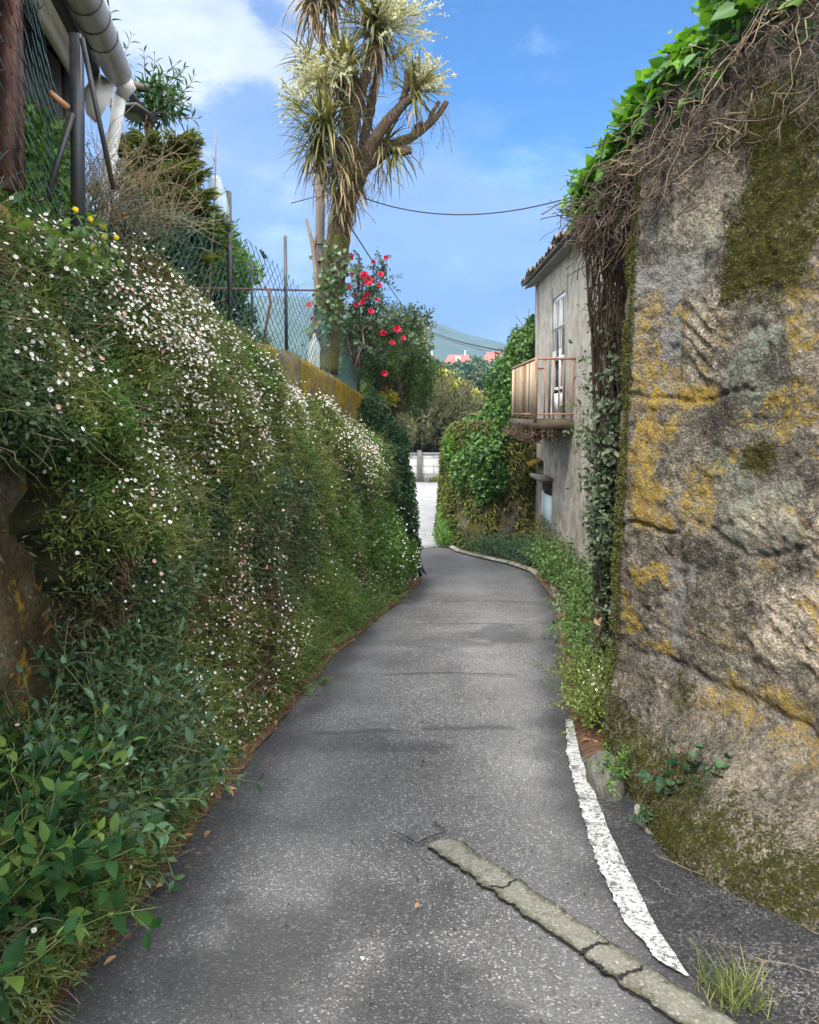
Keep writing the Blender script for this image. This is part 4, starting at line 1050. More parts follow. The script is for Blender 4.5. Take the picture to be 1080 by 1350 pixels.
limb([at(447, 312, D0), at(450, 285, D0), at(458, 255, D0), at(470, 232, D0), at(478, 216, D0)], [.13, .13, .12, .12, .12], MT['bark'], 'trunk', rough=.03)
limb([at(478, 218, D0), at(497, 203, D0), at(522, 190, D0 + .1), at(545, 180, D0 + .2), at(562, 167, D0 + .25), at(578, 152, D0 + .3), at(589, 134, D0 + .3)], [.11, .09, .06, .05, .042, .036, .03], MT['bark'], 'limb', rough=.014)
limb([at(567, 163, D0 + .25), at(569, 150, D0 + .25), at(579, 134, D0 + .25)], [.03, .025, .022], MT['bark'], 'limb', 8, .008)
limb([at(545, 180, D0 + .2), at(547, 168, D0 + .2), at(558, 161, D0 + .2)], [.035, .03, .025], MT['bark'], 'limb', 8, .008)
limb([at(520, 198, D0), at(532, 200, D0 - .1), at(543, 199, D0 - .1)], [.05, .045, .03], MT['bark'], 'limb', 8, .01)
limb([at(478, 216, D0), at(489, 192, D0 - .1), at(503, 170, D0 - .15), at(520, 150, D0 - .2), at(534, 135, D0 - .2), at(549, 126, D0 - .2)], [.10, .075, .06, .055, .05, .045], MT['bark'], 'limb', rough=.014)
limb([at(528, 142, D0 - .2), at(535, 118, D0 - .2), at(537, 92, D0 - .2)], [.04, .032, .028], MT['bark'], 'limb', 8, .008)
limb([at(466, 240, D0), at(463, 205, D0 - .1), at(462, 170, D0 - .1), at(470, 135, D0 - .1), at(483, 100, D0 - .1), at(494, 55, D0 - .1)], [.10, .075, .065, .06, .055, .045], MT['bark'], 'limb', rough=.014)
limb([at(478, 215, D0 + .1), at(482, 170, D0 + .15), at(490, 145, D0 + .15), at(489, 138, D0 + .15), at(497, 105, D0 + .15), at(500, 70, D0 + .2)], [.08, .05, .045, .05, .04, .035], MT['bark'], 'limb', rough=.014)
limb([at(463, 190, D0 - .1), at(457, 150, D0 - .1), at(449, 105, D0 - .2)], [.055, .045, .04], MT['bark'], 'limb', rough=.01)
limb([at(455, 130, D0 + .1), at(440, 95, D0 + .1), at(427, 62, D0 + .1), at(416, 25, D0 + .1), at(410, 5, D0 + .1)], [.055, .045, .04, .035, .03], MT['bark'], 'limb', rough=.01)
limb([at(462, 140, D0 + .2), at(445, 70, D0 + .2), at(438, 10, D0 + .2)], [.055, .045, .04], MT['bark'], 'limb', rough=.01)
limb([at(463, 235, D0 - .1), at(448, 200, D0 - .25), at(432, 165, D0 - .3)], [.07, .055, .045], MT['bark'], 'limb', rough=.01)
limb([at(428, 64, D0 + .1), at(415, 75, D0 + .1), at(408, 84, D0 + .1)], [.03, .025, .022], MT['bark'], 'limb', 8, .008)

GLf, GDd, GPn = Geo(), Geo(), Geo()
def tuft(px, py, d, n, L, up=.45, dead=60, deadL=.55, aim=(0, 0, 0.3), spread=1.):
    n = int(n * 1.15)
    c = at(px, py, d)
    v = rdir(n) * spread + np.asarray(aim)
    v[:, 2] += up * rng.random(n)
    s = c + rng.normal(size=(n, 3)) * [.03, .03, .05]
    low = v[:, 2] < -.1
    blades(GLf, s, v, L * .92 * (.65 + .5 * rng.random(n)), .019 + .010 * rng.random(n), .18 + .38 * rng.random(n) + .3 * low, 0, 5)
    if dead:
        v = rdir(dead) * [.6, .6, .3] + [0, 0, -.45]
        s = c + rng.normal(size=(dead, 3)) * [.05, .05, .12] - [0, 0, .08]
        blades(GDd, s, v, deadL * .8 * (.4 + .7 * rng.random(dead)), .010 + .012 * rng.random(dead), .55 + .5 * rng.random(dead), 0, 5)
tuft(437, -12, D0 + .2, 150, .52, dead=60)
tuft(472, -25, D0 + .1, 80, .5, dead=30)
tuft(412, 0, D0 + .1, 40, .40, dead=60, deadL=.75)
tuft(494, 40, D0 - .1, 170, .58, dead=90, deadL=.6, aim=(.1, -.2, .15))
tuft(455, 88, D0 - .3, 120, .48, dead=50, aim=(-.15, -.3, .2))
tuft(408, 84, D0 + .1, 40, .42, dead=14, aim=(-.5, 0, .1), spread=.8)
tuft(440, 100, D0 + .3, 70, .45, dead=60)
tuft(430, 165, D0 - .3, 130, .60, dead=46, deadL=.75, aim=(-.25, -.25, -.05))
tuft(420, 195, D0 - .2, 80, .55, dead=36, deadL=.7, aim=(-.35, -.1, -.25))
tuft(448, 190, D0 - .15, 40, .5, dead=70, deadL=.7)
tuft(470, 120, D0 + .2, 70, .45, dead=70)
tuft(547, 122, D0 - .2, 62, .48, dead=26, deadL=.35, aim=(.1, -.1, .1))
tuft(505, 193, D0 + .1, 70, .48, dead=12, aim=(.3, 0, .15))
tuft(522, 200, D0 - .05, 36, .45, dead=8, aim=(.45, 0, -.35))
tuft(452, 232, D0 - .2, 46, .42, dead=60, deadL=.55, aim=(0, -.2, .1))
tuft(449, 268, D0 - .1, 44, .38, dead=50, deadL=.42, aim=(0, -.25, .0))
tuft(468, 222, D0 - .1, 24, .38, dead=40)
GLf.build('leaf_head', MT['palm'], pt); GDd.build('dead_leaf_skirt', MT['palm_dead'], pt)
def panicle(px, py, d, n, R, aim):
    c = at(px, py, d); v = unit(rdir(n) * .75 + np.asarray(aim)); L = R * (.5 + .6 * rng.random(n))
    W = walks(np.repeat(c[None], n, 0), v, 6, L / 6, .10, .02)
    tubes(GPn, W, .003, 3)
    m = 34
    for j in range(m):
        t = rng.random(n) * 4.5 + 1.4; i = t.astype(int); f = (t - i)[:, None]
        i = np.minimum(i, 5); q = W[np.arange(n), i] * (1 - f) + W[np.arange(n), i + 1] * f
        ax = rdir(n) * .7 + v * .7; l = .022 + .02 * rng.random(n)
        scatter(GPn, T_LEAF, q, ax, rdir(n), l, l * .42)
panicle(505, 35, D0 - .2, 90, .66, (.55, -.2, .45))
panicle(425, 108, D0 - .35, 70, .40, (-.25, -.4, .1))
panicle(400, 135, D0 - .2, 26, .33, (-.6, 0, .25))
panicle(552, 118, D0 - .2, 50, .40, (.5, 0, .7))
panicle(520, 75, D0 + .1, 26, .36, (.4, 0, -.1))
panicle(455, 95, D0 - .4, 20, .3, (-.2, -.3, .4))
GPn.build('blossom', MT['panicle'], pt)
G = Geo(); n = 26
s = np.concatenate([np.repeat(at(587, 140, D0 + .3)[None], 6, 0), np.repeat(at(560, 170, D0 + .3)[None], 3, 0), np.repeat(at(505, 215, D0)[None], 9, 0), np.repeat(at(470, 255, D0 - .1)[None], 8, 0)]) + rng.normal(size=(26, 3)) * [.06, .05, .03]
W = walks(s, rdir(n) * .4 + [0, 0, -.8], 7, .05 + .02 * rng.random(n), .25, .25)
for w_ in W:
    G = Geo(); tubes(G, w_, .003, 3); scatter(G, T_LEAF, w_[3:], rdir(5) + [0, 0, -.5], rdir(5), .03, .008); G.build('hanging_seed_stalk', MT['palm_dead'], pt)

# ivy up the trunk
q = np.concatenate([at(px_, py_, D0 - .12)[None] + rng.normal(size=(60, 3)) * [.09, .08, .1] for px_, py_ in ((440, 340), (434, 370), (446, 360), (428, 400), (440, 392), (424, 440), (432, 420))])
G = Geo(); n = len(q); scatter(G, T_HEART, q, rdir(n) + [0, -.2, -.2], rdir(n) * .6 + [0, -1, .2], .05, .045)
G.build('ivy', MT['roseleaf'], pt)

# ------------------------------------------------------------------ utility pole, dead branch, cables
up = thing('utility_pole', at(420, 485, 9.9), 'grey weathered timber utility pole just left of the palm trunk', 'pole')
G = Geo(); tubes(G, np.array([at(418, 495, 9.9), at(420, 380, 9.9), at(422, 300, 9.9), at(424, 130, 9.9)]), np.array([[.062, .058, .056, .05]]), 12); G.build('pole', MT['pole_wood'], up, smooth=True)
G = Geo(); a = np.linspace(0, 6, 18); c = at(411, 228, 9.9); tubes(G, c + np.stack([np.cos(a) * .05, a * 0, np.sin(a) * .05 + .01 * a], 1), .008, 6); cyl(G, c + [.04, 0, .0], at(421, 222, 9.85), .01, 6)
for y_ in (345, 322, 372): cyl(G, at(417, y_, 9.82), at(425, y_, 9.82), .012, 6)
G.build('bracket', MT['cable'], up)
G = Geo()
tubes(G, np.array([at(422, 420, 9.6), at(417, 360, 9.65), at(413, 325, 9.65), at(404, 289, 9.7)]), np.array([[.035, .03, .028, .014]]), 7); tubes(G, np.array([at(414, 330, 9.65), at(417, 312, 9.65), at(416, 303, 9.65)]), np.array([[.022, .018, .012]]), 6)
tag(G.build('dead_branch', MT['dead_wood']), 'grey forked dead branch leaning against the utility pole', 'branch')
def cable(name, a, b, sag, r, label, n=40):
    t = np.linspace(0, 1, n)[:, None]; P = a * (1 - t) + b * t; P[:, 2] -= (sag * 4 * t * (1 - t))[:, 0]
    g = Geo(); tubes(g, P, r, 5); tag(g.build(name, MT['cable']), label, 'cable')
cable('overhead_cable', at(424, 235, 9.85), at(760, 258, 7.5), .27, .0065, 'black cable sagging across the sky from the palm to the vines on the right')
cable('overhead_cable', at(424, 238, 9.85), at(560, 440, 33.5), .12, .011, 'black cable slanting steeply down behind the rose bush')
cable('overhead_cable', at(560, 433, 33.5), at(690, 466, 16.5), .12, .018, 'upper black cable running from the concrete post to the ivy-covered house')
cable('overhead_cable', at(560, 436, 33.5), at(680, 470, 24), .10, .010, 'thin lower cable just beneath the upper one at the concrete post')
cable('overhead_cable', at(384, 268, 9.9), at(421, 258, 9.88), .0, .006, 'short stub of cable left of the utility pole', 6)
Geo()
cp = Geo().bar(at(560, 625, 33.5), at(560, 428, 33.5), .32, .32); tag(cp.build('concrete_post', MT['pole_wood']), 'weathered post rising behind the broom bush where the far cables start', 'post')
tp = Geo().bar(at(499, 545, 11.6), at(500, 482, 11.6), .05, .03); tp.bar(at(493, 545, 11.62), at(493, 486, 11.62), .02, .02); tag(tp.build('post', MT['teal']), 'teal painted post standing behind the end of the fence', 'post')
tp = Geo().bar(at(453, 505, 10.6), at(464, 468, 10.7), .03, .02); tag(tp.build('stake', MT['teal']), 'slanting teal stake behind the chain-link mesh beside the palm', 'stake')

# ------------------------------------------------------------------ climbing rose
rb = thing('rose_bush', at(475, 500, 9.9), 'climbing rose bush full of red blooms to the right of the palm trunk', 'rose bush')
GS, GL = Geo(), Geo()
anch = [((462, 480), (468, 420), (476, 370), (470, 335)), ((468, 480), (488, 420), (503, 375), (512, 345)), ((470, 480), (500, 440), (525, 430), (545, 420)), ((470, 480), (505, 460), (540, 425), (562, 420)), ((462, 470), (455, 420), (448, 390), (455, 350)), ((465, 470), (480, 410), (490, 385), (497, 352)), ((470, 480), (485, 440), (520, 440), (540, 450)),
        ((460, 470), (462, 430), (475, 400), (488, 395)), ((466, 470), (480, 430), (505, 410), (520, 415)), ((470, 480), (500, 450), (520, 460), (548, 432))]
tq = np.linspace(0, 1, 14)
for k, A in enumerate(anch):
    pts = np.array([at(px, py, 9.7 + .25 * rng.normal()) for px, py in A])
    C = np.stack([np.interp(tq, np.linspace(0, 1, 4), pts[:, i]) for i in range(3)], 1) + rng.normal(size=(14, 3)) * .025
    tubes(GS, C, np.linspace(.012, .004, 14)[None], 5)
    i = rng.integers(2, 14, 34); s = C[i]; shoots(GS, GL, s, rdir(34) + [0, -.1, .25], 5, .045, .052, .034, T_LEAF, .3, .0, r0=.003, per=3)
GS.build('stem', MT['stem_brown'], rb); GL.build('foliage', MT['roseleaf'], rb)
def rose_geo(c, nr, R):
    g = Geo()
    for ring, (nn_, tilt, sc_) in enumerate(((7, .35, 1.), (6, .8, .85), (5, 1.3, .65), (4, 1.9, .45))):
        a = np.arange(nn_) * 2 * np.pi / nn_ + ring * .6 + rng.normal(size=nn_) * .15
        n0 = unit(nr); x = unit(np.cross(n0, [.3, .1, 1.])); y = np.cross(n0, x)
        o = np.cos(a)[:, None] * x + np.sin(a)[:, None] * y
        ax = unit(o + n0 * tilt); scatter(g, T_LEAF, np.repeat(c[None], nn_, 0) + o * .004, ax, n0 - o * tilt * .8, R * sc_, R * sc_ * 1.15)
    return g
for k, (px, py, R) in enumerate(((461, 339, .065), (480, 363, .07), (485, 370, .075), (458, 379, .05), (484, 390, .055), (479, 398, .05), (467, 389, .04), (447, 392, .055), (441, 394, .04), (509, 340, .035), (502, 362, .045), (505, 440, .06), (524, 434, .055), (435, 388, .03), (408, 402, .04), (412, 420, .035), (507, 492, .045), (473, 374, .03), (455, 352, .03), (492, 345, .03), (500, 376, .04), (470, 402, .04), (489, 410, .045), (452, 404, .035), (517, 452, .04), (532, 446, .035), (497, 395, .035), (464, 362, .035))):
    d = (9.35 + .2 * rng.random()) if px > 420 else 9.4
    nr = unit(np.array([rng.normal() * .5, -1, .3 + rng.normal() * .4]))
    rose_geo(at(px, py, d), nr, R * .82).build('rose_bloom', MT['rose'], rb)
# background shrubs between the palm and the bend
bush('tangled_shrub', at(520, 540, 11.6), 'loose olive-green shrub tangle below the red roses behind the wall end', [(at(500, 470, 11.2), (.35, .5, .42)), (at(535, 455, 11.8), (.38, .5, .45)), (at(545, 500, 12.0), (.4, .5, .45)), (at(470, 455, 10.8), (.25, .4, .5)), (at(505, 520, 11.9), (.4, .5, .3))], 17000, .055, .02, 'shrubmid', stems=60, lump=.5, inner=.25)
bush('yellow_shrub', at(513, 545, 11.4), 'small yellow-green shrub peeping over the end of the left wall', [(at(513, 524, 11.3), (.13, .15, .10)), (at(506, 532, 11.35), (.1, .12, .08))], 520, .06, .028, 'yellowgreen', lump=.7, inner=.1)
# broom: wispy upright shoots
GS, GL = Geo(), Geo(); n = 520
s = at(561, 600, 32.3) + rng.normal(size=(n, 3)) * [.95, .6, .2]
s[:, 2] += .2 * rng.random(n)
v = rdir(n) * .65 + [.02, 0, .75]; W = walks(s, v, 9, .19 + .19 * rng.random(n), .12, .04); tubes(GS, W, np.linspace(.02, .007, 10)[None] * np.ones((n, 1)), 3)
for k in range(2, 10):
    for j in range(9):
        ax = unit(rdir(n) * .7 + v); L = .12 + .14 * rng.random(n); scatter(GL, T_LEAF, W[:, k] + rng.normal(size=(n, 3)) * .08, ax, rdir(n), L, L * .28)
plant('broom_bush', at(572, 600, 32.3), 'large wispy brown-green broom bush rising behind the concrete-block wall', 'bush', GS, GL, MT['stem_brown'], MT['olive'])
bush('dark_shrub', at(570, 605, 33.5), 'dark shadowy shrub mass at the back of the broom bush over the block wall', [(at(545, 575, 33.5), (1.6, .8, 1.2)), (at(588, 588, 33.8), (1.0, .8, .8)), (at(520, 540, 33.5), (1.5, .9, 1.6))], 9000, .2, .09, 'olive')
G = Geo(); rose_geo(at(571, 594, 32.0), np.array([0, -1, .2]), .16)
Geo()
# ------------------------------------------------------------------ granite building wall in the right foreground
CW = np.array([1.145, 4.26]); EW = unit(np.array([.57, -1.09])); NW = np.array([EW[1], -EW[0]])   # NW points into the lane
def wpt(px, py):
    """(u along the wall from its corner, z) for a spot of the photograph"""
    u_ = (px - 540) / 1080; v = (675 - py) / 1080; Yc = _c + v * _s; Zc = v * _c - _s
    k = u_ / Yc                        # X = k Y
    t = (k * CW[1] - CW[0]) / (EW[0] - k * EW[1])
    Y = CW[1] + t * EW[1]
    return np.array([t, CAM_Z + Zc / Yc * Y])
us = np.concatenate([[0, .004], np.arange(.012, 1.7, .0085), np.arange(1.71, 2.4, .03), np.arange(2.4, 6.2, .12)])
zs = np.arange(-.45, 3.25, .0095)
U, Zs = np.meshgrid(us, zs, indexing='ij')
q = np.stack([U, Zs, U * 0], -1)
def ell(px, py, rx, ry, soft=.7, amp=1.7, fr=7., sd=0):
    """soft uneven patch given by centre and extents on the wall"""
    c = wpt(px, py); e = np.abs(wpt(px + rx, py) - c)[0]; h = abs(wpt(px, py - ry)[1] - c[1])
    d = np.sqrt(((U - c[0]) / e) ** 2 + ((Zs - c[1]) / h) ** 2)
    return sstep(1 + soft, 1 - soft, d + amp * (fbm(q * fr + sd, 4, 100 + sd) - .5))
def box_(x0, y0, x1, y1, soft=.02, amp=.05, sd=0):
    a = wpt(x0, (y0 + y1) / 2)[0]; b = wpt(x1, (y0 + y1) / 2)[0]; m = (x0 + x1) / 2; z1 = wpt(m, y0)[1]; z0 = wpt(m, y1)[1]
    w = amp * (fbm(q * 9 + sd, 4, 130 + sd) - .5); w2 = amp * (fbm(q * 9 + sd + 40, 4, 131 + sd) - .5)
    return sstep(-soft, soft, U - a + w) * sstep(-soft, soft, b - U + w) * sstep(-soft, soft, Zs - z0 + w2) * sstep(-soft, soft, z1 - Zs + w2)
def line_(pts, w, amp=.05, sd=0):
    """closeness to a polyline crease on the wall"""
    pq = np.array([wpt(*p) for p in pts]); best = np.full(U.shape, 9.)
    wu = amp * (fbm(q * 6 + sd, 4, 140 + sd) - .5)
    for a, b in zip(pq[:-1], pq[1:]):
        ab = b - a; t = np.clip(((U - a[0]) * ab[0] + (Zs - a[1]) * ab[1]) / (ab @ ab), 0, 1)
        best = np.minimum(best, np.hypot(U - a[0] - t * ab[0], Zs - a[1] - t * ab[1] + wu))
    return np.exp(-(best / w) ** 2)
mx = lambda *a: np.maximum.reduce(a)
tone = .30 + .34 * (fbm(q * 2.4, 5, 101) - .5) + .25 * (fbm(q * 8, 4, 102) - .5)
chis = box_(902, 392, 962, 512, .06, .16, 1); chis2 = mx(box_(1008, 780, 1200, 905, .09, .22, 2), .8 * box_(985, 680, 1200, 740, .09, .2, 3)); 
pink2 = box_(895, 200, 960, 330, .08, .2, 12)
tone = tone + .26 * chis + .34 * chis2 + .18 * pink2
tone = tone - .10 * ell(870, 900, 80, 60, sd=3) + .08 * ell(880, 640, 60, 50, sd=5)
mortar = mx(box_(828, 340, 928, 388, .03, .06, 4), box_(872, 380, 902, 530, .018, .03, 5), box_(888, 740, 914, 850, .02, .03, 6), .9 * box_(868, 732, 932, 765, .03, .05, 7), .8 * ell(1060, 745, 60, 25, sd=8), .75 * line_([(815, 842), (870, 862), (960, 905), (1080, 960)], .035), .62 * line_([(845, 985), (920, 1035), (1010, 1085), (1090, 1130)], .05), .7 * box_(845, 330, 905, 350, .05, .1, 8), .6 * box_(838, 230, 880, 350, .06, .15, 9))
yellow = mx(.62 * ell(852, 480, 24, 80, sd=10), .95 * ell(890, 525, 55, 16, sd=11), .9 * ell(858, 610, 26, 65, sd=12), .95 * ell(880, 685, 50, 18, sd=13), .85 * ell(850, 640, 20, 50, sd=14), .9 * ell(882, 852, 24, 8, sd=15), .8 * ell(838, 815, 18, 26, sd=16), .75 * ell(1022, 742, 24, 22, sd=17), .6 * ell(985, 895, 24, 18, sd=18), .5 * ell(960, 940, 50, 40, sd=19), .6 * ell(1055, 540, 40, 60, sd=20), .55 * ell(1010, 560, 40, 24, sd=21), .6 * ell(880, 975, 40, 14, sd=22), .7 * ell(1070, 320, 20, 90, sd=23), .5 * ell(945, 450, 36, 70, sd=24), .45 * ell(1040, 1010, 50, 60, sd=25), .45 * ell(840, 860, 30, 90, sd=26), .5 * ell(908, 545, 30, 20, sd=27), .45 * ell(960, 830, 60, 50, sd=37))
pale = mx(.8 * ell(990, 640, 60, 90, sd=28), .72 * ell(990, 490, 45, 60, sd=29), .75 * ell(1030, 700, 40, 40, sd=30), .62 * ell(960, 640, 34, 60, sd=31), .55 * ell(965, 260, 22, 40, sd=32), .62 * ell(1050, 640, 40, 60, sd=33), .65 * ell(995, 225, 10, 24, sd=34), .5 * ell(1065, 400, 30, 60, sd=35), .4 * ell(930, 760, 60, 40, sd=36))
darkl = mx(.75 * ell(950, 540, 70, 40, sd=40), .7 * ell(1010, 460, 50, 70, sd=41), .62 * ell(985, 720, 70, 50, sd=42), .6 * ell(1010, 600, 50, 60, sd=43), .55 * ell(860, 250, 40, 100, sd=44), .6 * line_([(905, 860), (990, 910), (1090, 960)], .03, .06, 2), .55 * ell(840, 930, 40, 80, sd=45), .5 * ell(1000, 1090, 90, 70, sd=46), .6 * ell(1075, 930, 40, 20, sd=47))
moss = mx(ell(1035, 210, 62, 140, .5, 2.2, 4.5, 50), ell(1005, 325, 50, 70, .5, 2.2, 5, 51), .75 * ell(985, 150, 60, 60, sd=52), .95 * ell(1012, 605, 22, 32, sd=53), .85 * ell(840, 1040, 36, 60, sd=54), .9 * ell(895, 1075, 60, 50, sd=55), .9 * ell(985, 1080, 50, 48, sd=56), .7 * ell(955, 985, 18, 14, sd=57), .8 * sstep(.05, .0, U - .02 * fbm(q * 8, 3, 58)) * sstep(.1, .3, Zs), .6 * ell(1060, 1150, 60, 30, sd=59))
yellow = mx(yellow, .34 * sstep(.75, .1, U) * sstep(2.1, 1.8, Zs), .30 * sstep(2.0, 1.6, Zs) * sstep(-.1, .4, Zs)); reg = lambda a, b, c, d: sstep(a - .12, a + .12, U) * sstep(b + .12, b - .12, U) * sstep(c - .15, c + .15, Zs) * sstep(d + .15, d - .15, Zs)
yellow = mx(.8 * yellow, .74 * sstep(.47, .60, fbm(q * [5, 7, 1] + 3, 5, 201, .6)) * reg(0, .42, .45, 2.25), .60 * sstep(.52, .64, fbm(q * [4, 5, 1] + 9, 5, 202, .6)) * reg(.3, 2., .2, 2.3))
pale = mx(.8 * pale, .70 * sstep(.48, .62, fbm(q * [5, 6, 1] + 13, 5, 203, .6)) * reg(.38, .95, .85, 2.45), .5 * sstep(.55, .66, fbm(q * [4, 4, 1] + 19, 5, 204, .6)) * reg(.1, 2., .3, 2.8))
darkl = mx(darkl, .75 * sstep(.50, .63, fbm(q * [4, 6, 1] + 23, 5, 205, .6)) * reg(.3, 1.2, .7, 2.5), .6 * sstep(.55, .66, fbm(q * [5, 3, 1] + 29, 5, 206, .6)))
moss = mx(moss, .62 * sstep(.58, .68, fbm(q * [4, 3, 1] + 33, 5, 207, .6)) * reg(.2, 2., -.4, 1.2))
upper = sstep(2.5, 2.9, Zs); darkl = mx(darkl, .6 * upper)  # wall top darkened in its colour for shade under the creeper
# relief: rough granite, chisel furrows, ledges, flared foot
disp = .045 * (fbm(q * 2.2, 5, 110) - .5) + .034 * (fbm(q * 7, 5, 111, .6) - .5) + .030 * (fbm(q * 26, 3, 112, .6) - .5)
fur = np.abs(np.sin((Zs * 46 + U * 30) * 1. + 9 * (fbm(q * 5, 4, 113) - .5)))
disp += chis * (.016 - .020 * fur * fbm(q * 11, 3, 121) * 1.6) + chis2 * (.010 - .010 * fur * fbm(q * 11, 3, 122) * 1.6) - .018 * mortar * (1 - .4 * mortar)
disp -= .014 * line_([(812, 850), (905, 872), (1085, 965)], .03, .09, 3) + .020 * line_([(805, 700), (840, 690), (905, 700)], .009, .06, 4) + .016 * line_([(835, 520), (900, 535), (1000, 515)], .014, .09, 5) + .028 * line_([(828, 696), (838, 760)], .008, .03, 6) + .014 * line_([(930, 690), (1000, 740), (1090, 720)], .016, .09, 7)
disp += .02 * ell(880, 625, 55, 80, .7, .5, 3, 70) + .02 * ell(960, 800, 60, 70, .7, .6, 3, 71) + .022 * chis2 + .012 * chis
zl = Zs - (.20 - .10 * U)          # ledges stepping out towards the foot
moss = .86 * moss; yellow = .92 * yellow; pale = .90 * pale; mortar = .80 * mortar; darkl = .88 * darkl
disp += .05 * sstep(.12, -.02, zl + .08 * (fbm(q * 3, 3, 114) - .5)) + .10 * sstep(-.02, -.34, zl + .08 * (fbm(q * 3, 3, 115) - .5)) * sstep(0, .3, U)
disp += .03 * moss * (fbm(q * 18, 4, 116) - .2)
disp *= sstep(-.01, .03, U) * .85 + .15
flare = .40 * sstep(.15, 1.1, U) * sstep(.36, -.12, Zs + .16 * (fbm(q * 3.2, 4, 125) - .5)) ** .9
foot = sstep(.30, .02, Zs - .10 * sstep(.3, 0, U) + .22 * (fbm(q * 4, 4, 126) - .5))
moss = mx(moss, .66 * foot); darkl = mx(darkl, .62 * foot)
disp += flare
bat = (2.9 - Zs) * .022
WP = np.stack([CW[0] + EW[0] * U + NW[0] * (disp + bat), CW[1] + EW[1] * U + NW[1] * (disp + bat), Zs], -1)
ss = np.linspace(0, .2, 18)[1:]
FE = []
P0 = WP[0]
for s in ss:      # return face running away from the corner
    qq = np.stack([zs * 0 + s, zs, zs * 0 + 7], -1)
    r = .05 * (fbm(qq * 3, 4, 117) - .5) + .02 * (fbm(qq * 14, 3, 118) - .5)
    FE.append(P0 + np.stack([r + .10 * s, zs * 0 + s, zs * 0], -1))
FE = np.stack(FE[::-1] , 0)
allP = np.concatenate([FE, WP], 0)
nf = len(ss)
def ext(a, v): return np.concatenate([np.broadcast_to(v, (nf, len(zs))) if np.ndim(v) < 2 else v, a], 0)
qf = np.stack([FE[..., 1], FE[..., 2], FE[..., 0]], -1)
mf = .9 * sstep(.30, .62, fbm(qf * 4.5, 4, 119) + .12 * sstep(.2, .9, FE[..., 2]))
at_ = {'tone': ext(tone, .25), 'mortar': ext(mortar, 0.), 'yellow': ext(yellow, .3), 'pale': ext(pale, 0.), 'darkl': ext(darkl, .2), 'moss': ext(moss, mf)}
gw = thing('stone_house', (2.0, 3.5, -.2), 'rough granite house wall in the right foreground patched with yellow lichen and dark moss', 'house')
g = Geo().grid(allP)
e0 = FE[0]; e1 = np.stack([e0[:, 0] * 0 + 4.6, e0[:, 1] + 1.8, e0[:, 2]], -1)
gb = Geo().grid(np.stack([e1, e0], 0))
gb.add(np.array([WP[0, -1], FE[0, -1], e1[-1], [6, 3, 3.25], WP[-1, -1]]) - [0, 0, .01], np.array([(0, 4, 3, 2, 1)]))
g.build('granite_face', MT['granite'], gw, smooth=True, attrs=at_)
gb.build('rear_wall', MT['stoneface'], gw)
# a thin crust of moss tufts on the greenest patches
G = Geo(); mk = np.argwhere((moss > .5) & (U < 1.65)); sel = mk[rng.integers(0, len(mk), 9000)]
p = WP[sel[:, 0], sel[:, 1]] + np.append(NW * .004, 0); n = len(p)
scatter(G, T_LEAF, p, np.append(NW, .4) + rdir(n) * .9, rdir(n), .006 + .008 * rng.random(n), .004, 0)
mk = np.argwhere(mf > .6); sel = mk[rng.integers(0, len(mk), 5000)]; p = FE[sel[:, 0], sel[:, 1]]; n = len(p)
scatter(G, T_LEAF, p - [.003, 0, 0], rdir(n) + [-.8, -.2, .3], rdir(n), .008 + .012 * rng.random(n), .006, 0)
G.build('moss', MT['fern'], gw)

# kerb stones and boulder along its foot
def stone(name, c, r, mat, label, cat='stone', seed=0, group=None, flat=0):
    u, v = np.meshgrid(np.linspace(0, 2 * np.pi, 49), np.linspace(0, np.pi, 25), indexing='ij')
    d = np.stack([np.cos(u) * np.sin(v), np.sin(u) * np.sin(v), np.cos(v)], -1)
    d = np.sign(d) * np.abs(d) ** (1 - flat)
    k = 1 + .5 * (fbm(d * 1.6 + seed * 3.3, 4, seed) - .5) + .12 * (fbm(d * 7 + seed, 3, seed + 5) - .5)
    o = Geo().grid(np.asarray(c) + d * k[..., None] * np.asarray(r)).build(name, mat, smooth=True)
    return tag(o, label, cat, group)
stone('boulder', (.985, 3.93, -.19), (.085, .20, .15), MT['boulder'], 'smooth grey stone half buried at the foot of the granite corner beside the white line', seed=3)
stone('kerb_stone', (1.10, 3.42, -.235), (.07, .30, .06), MT['kerb'], 'mossy kerb stone at the wall foot just below the heart-leaved weeds', seed=5, flat=.3)
stone('kerb_stone', (1.36, 2.90, -.19), (.08, .30, .085), MT['kerb'], 'pale-edged mossy kerb stone at the wall foot nearest the right edge of the picture', seed=8, flat=.35)
stone('kerb_stone', (1.68, 2.35, -.16), (.09, .3, .09), MT['kerb'], 'mossy kerb stone at the wall foot, mostly beyond the right edge of the picture', seed=9, flat=.35)

# ------------------------------------------------------------------ weeds at the granite foot
def weed(label, pts, h, LL, LW, leaf, tmpl, nodes=5, lean=(-.3, -.25, .9), per=2, n=1, wob=.2, name='weed', r0=.0025, spread=.02):
    s = np.repeat(np.array(pts), n, 0); s = s + rng.normal(size=s.shape) * [spread, spread, .005]
    GS, GL = Geo(), Geo(); k = len(s)
    shoots(GS, GL, s, rdir(k) * .4 + np.array(lean), nodes, h / nodes * (.7 + .5 * rng.random(k)), LL, LW, tmpl, wob, .02, r0=r0, per=per)
    return plant(name, s.mean(0), label, 'plant', GS, GL, MT['stem_green'], MT[leaf])
def on_wall(px, py, o=.06):
    u, z = wpt(px, py); i = min(np.searchsorted(us, u), len(us) - 1); j = min(np.searchsorted(zs, z), len(zs) - 1); o = o + disp[i, j] + bat[i, j]; return np.array([CW[0] + EW[0] * u + NW[0] * o, CW[1] + EW[1] * u + NW[1] * o, z])
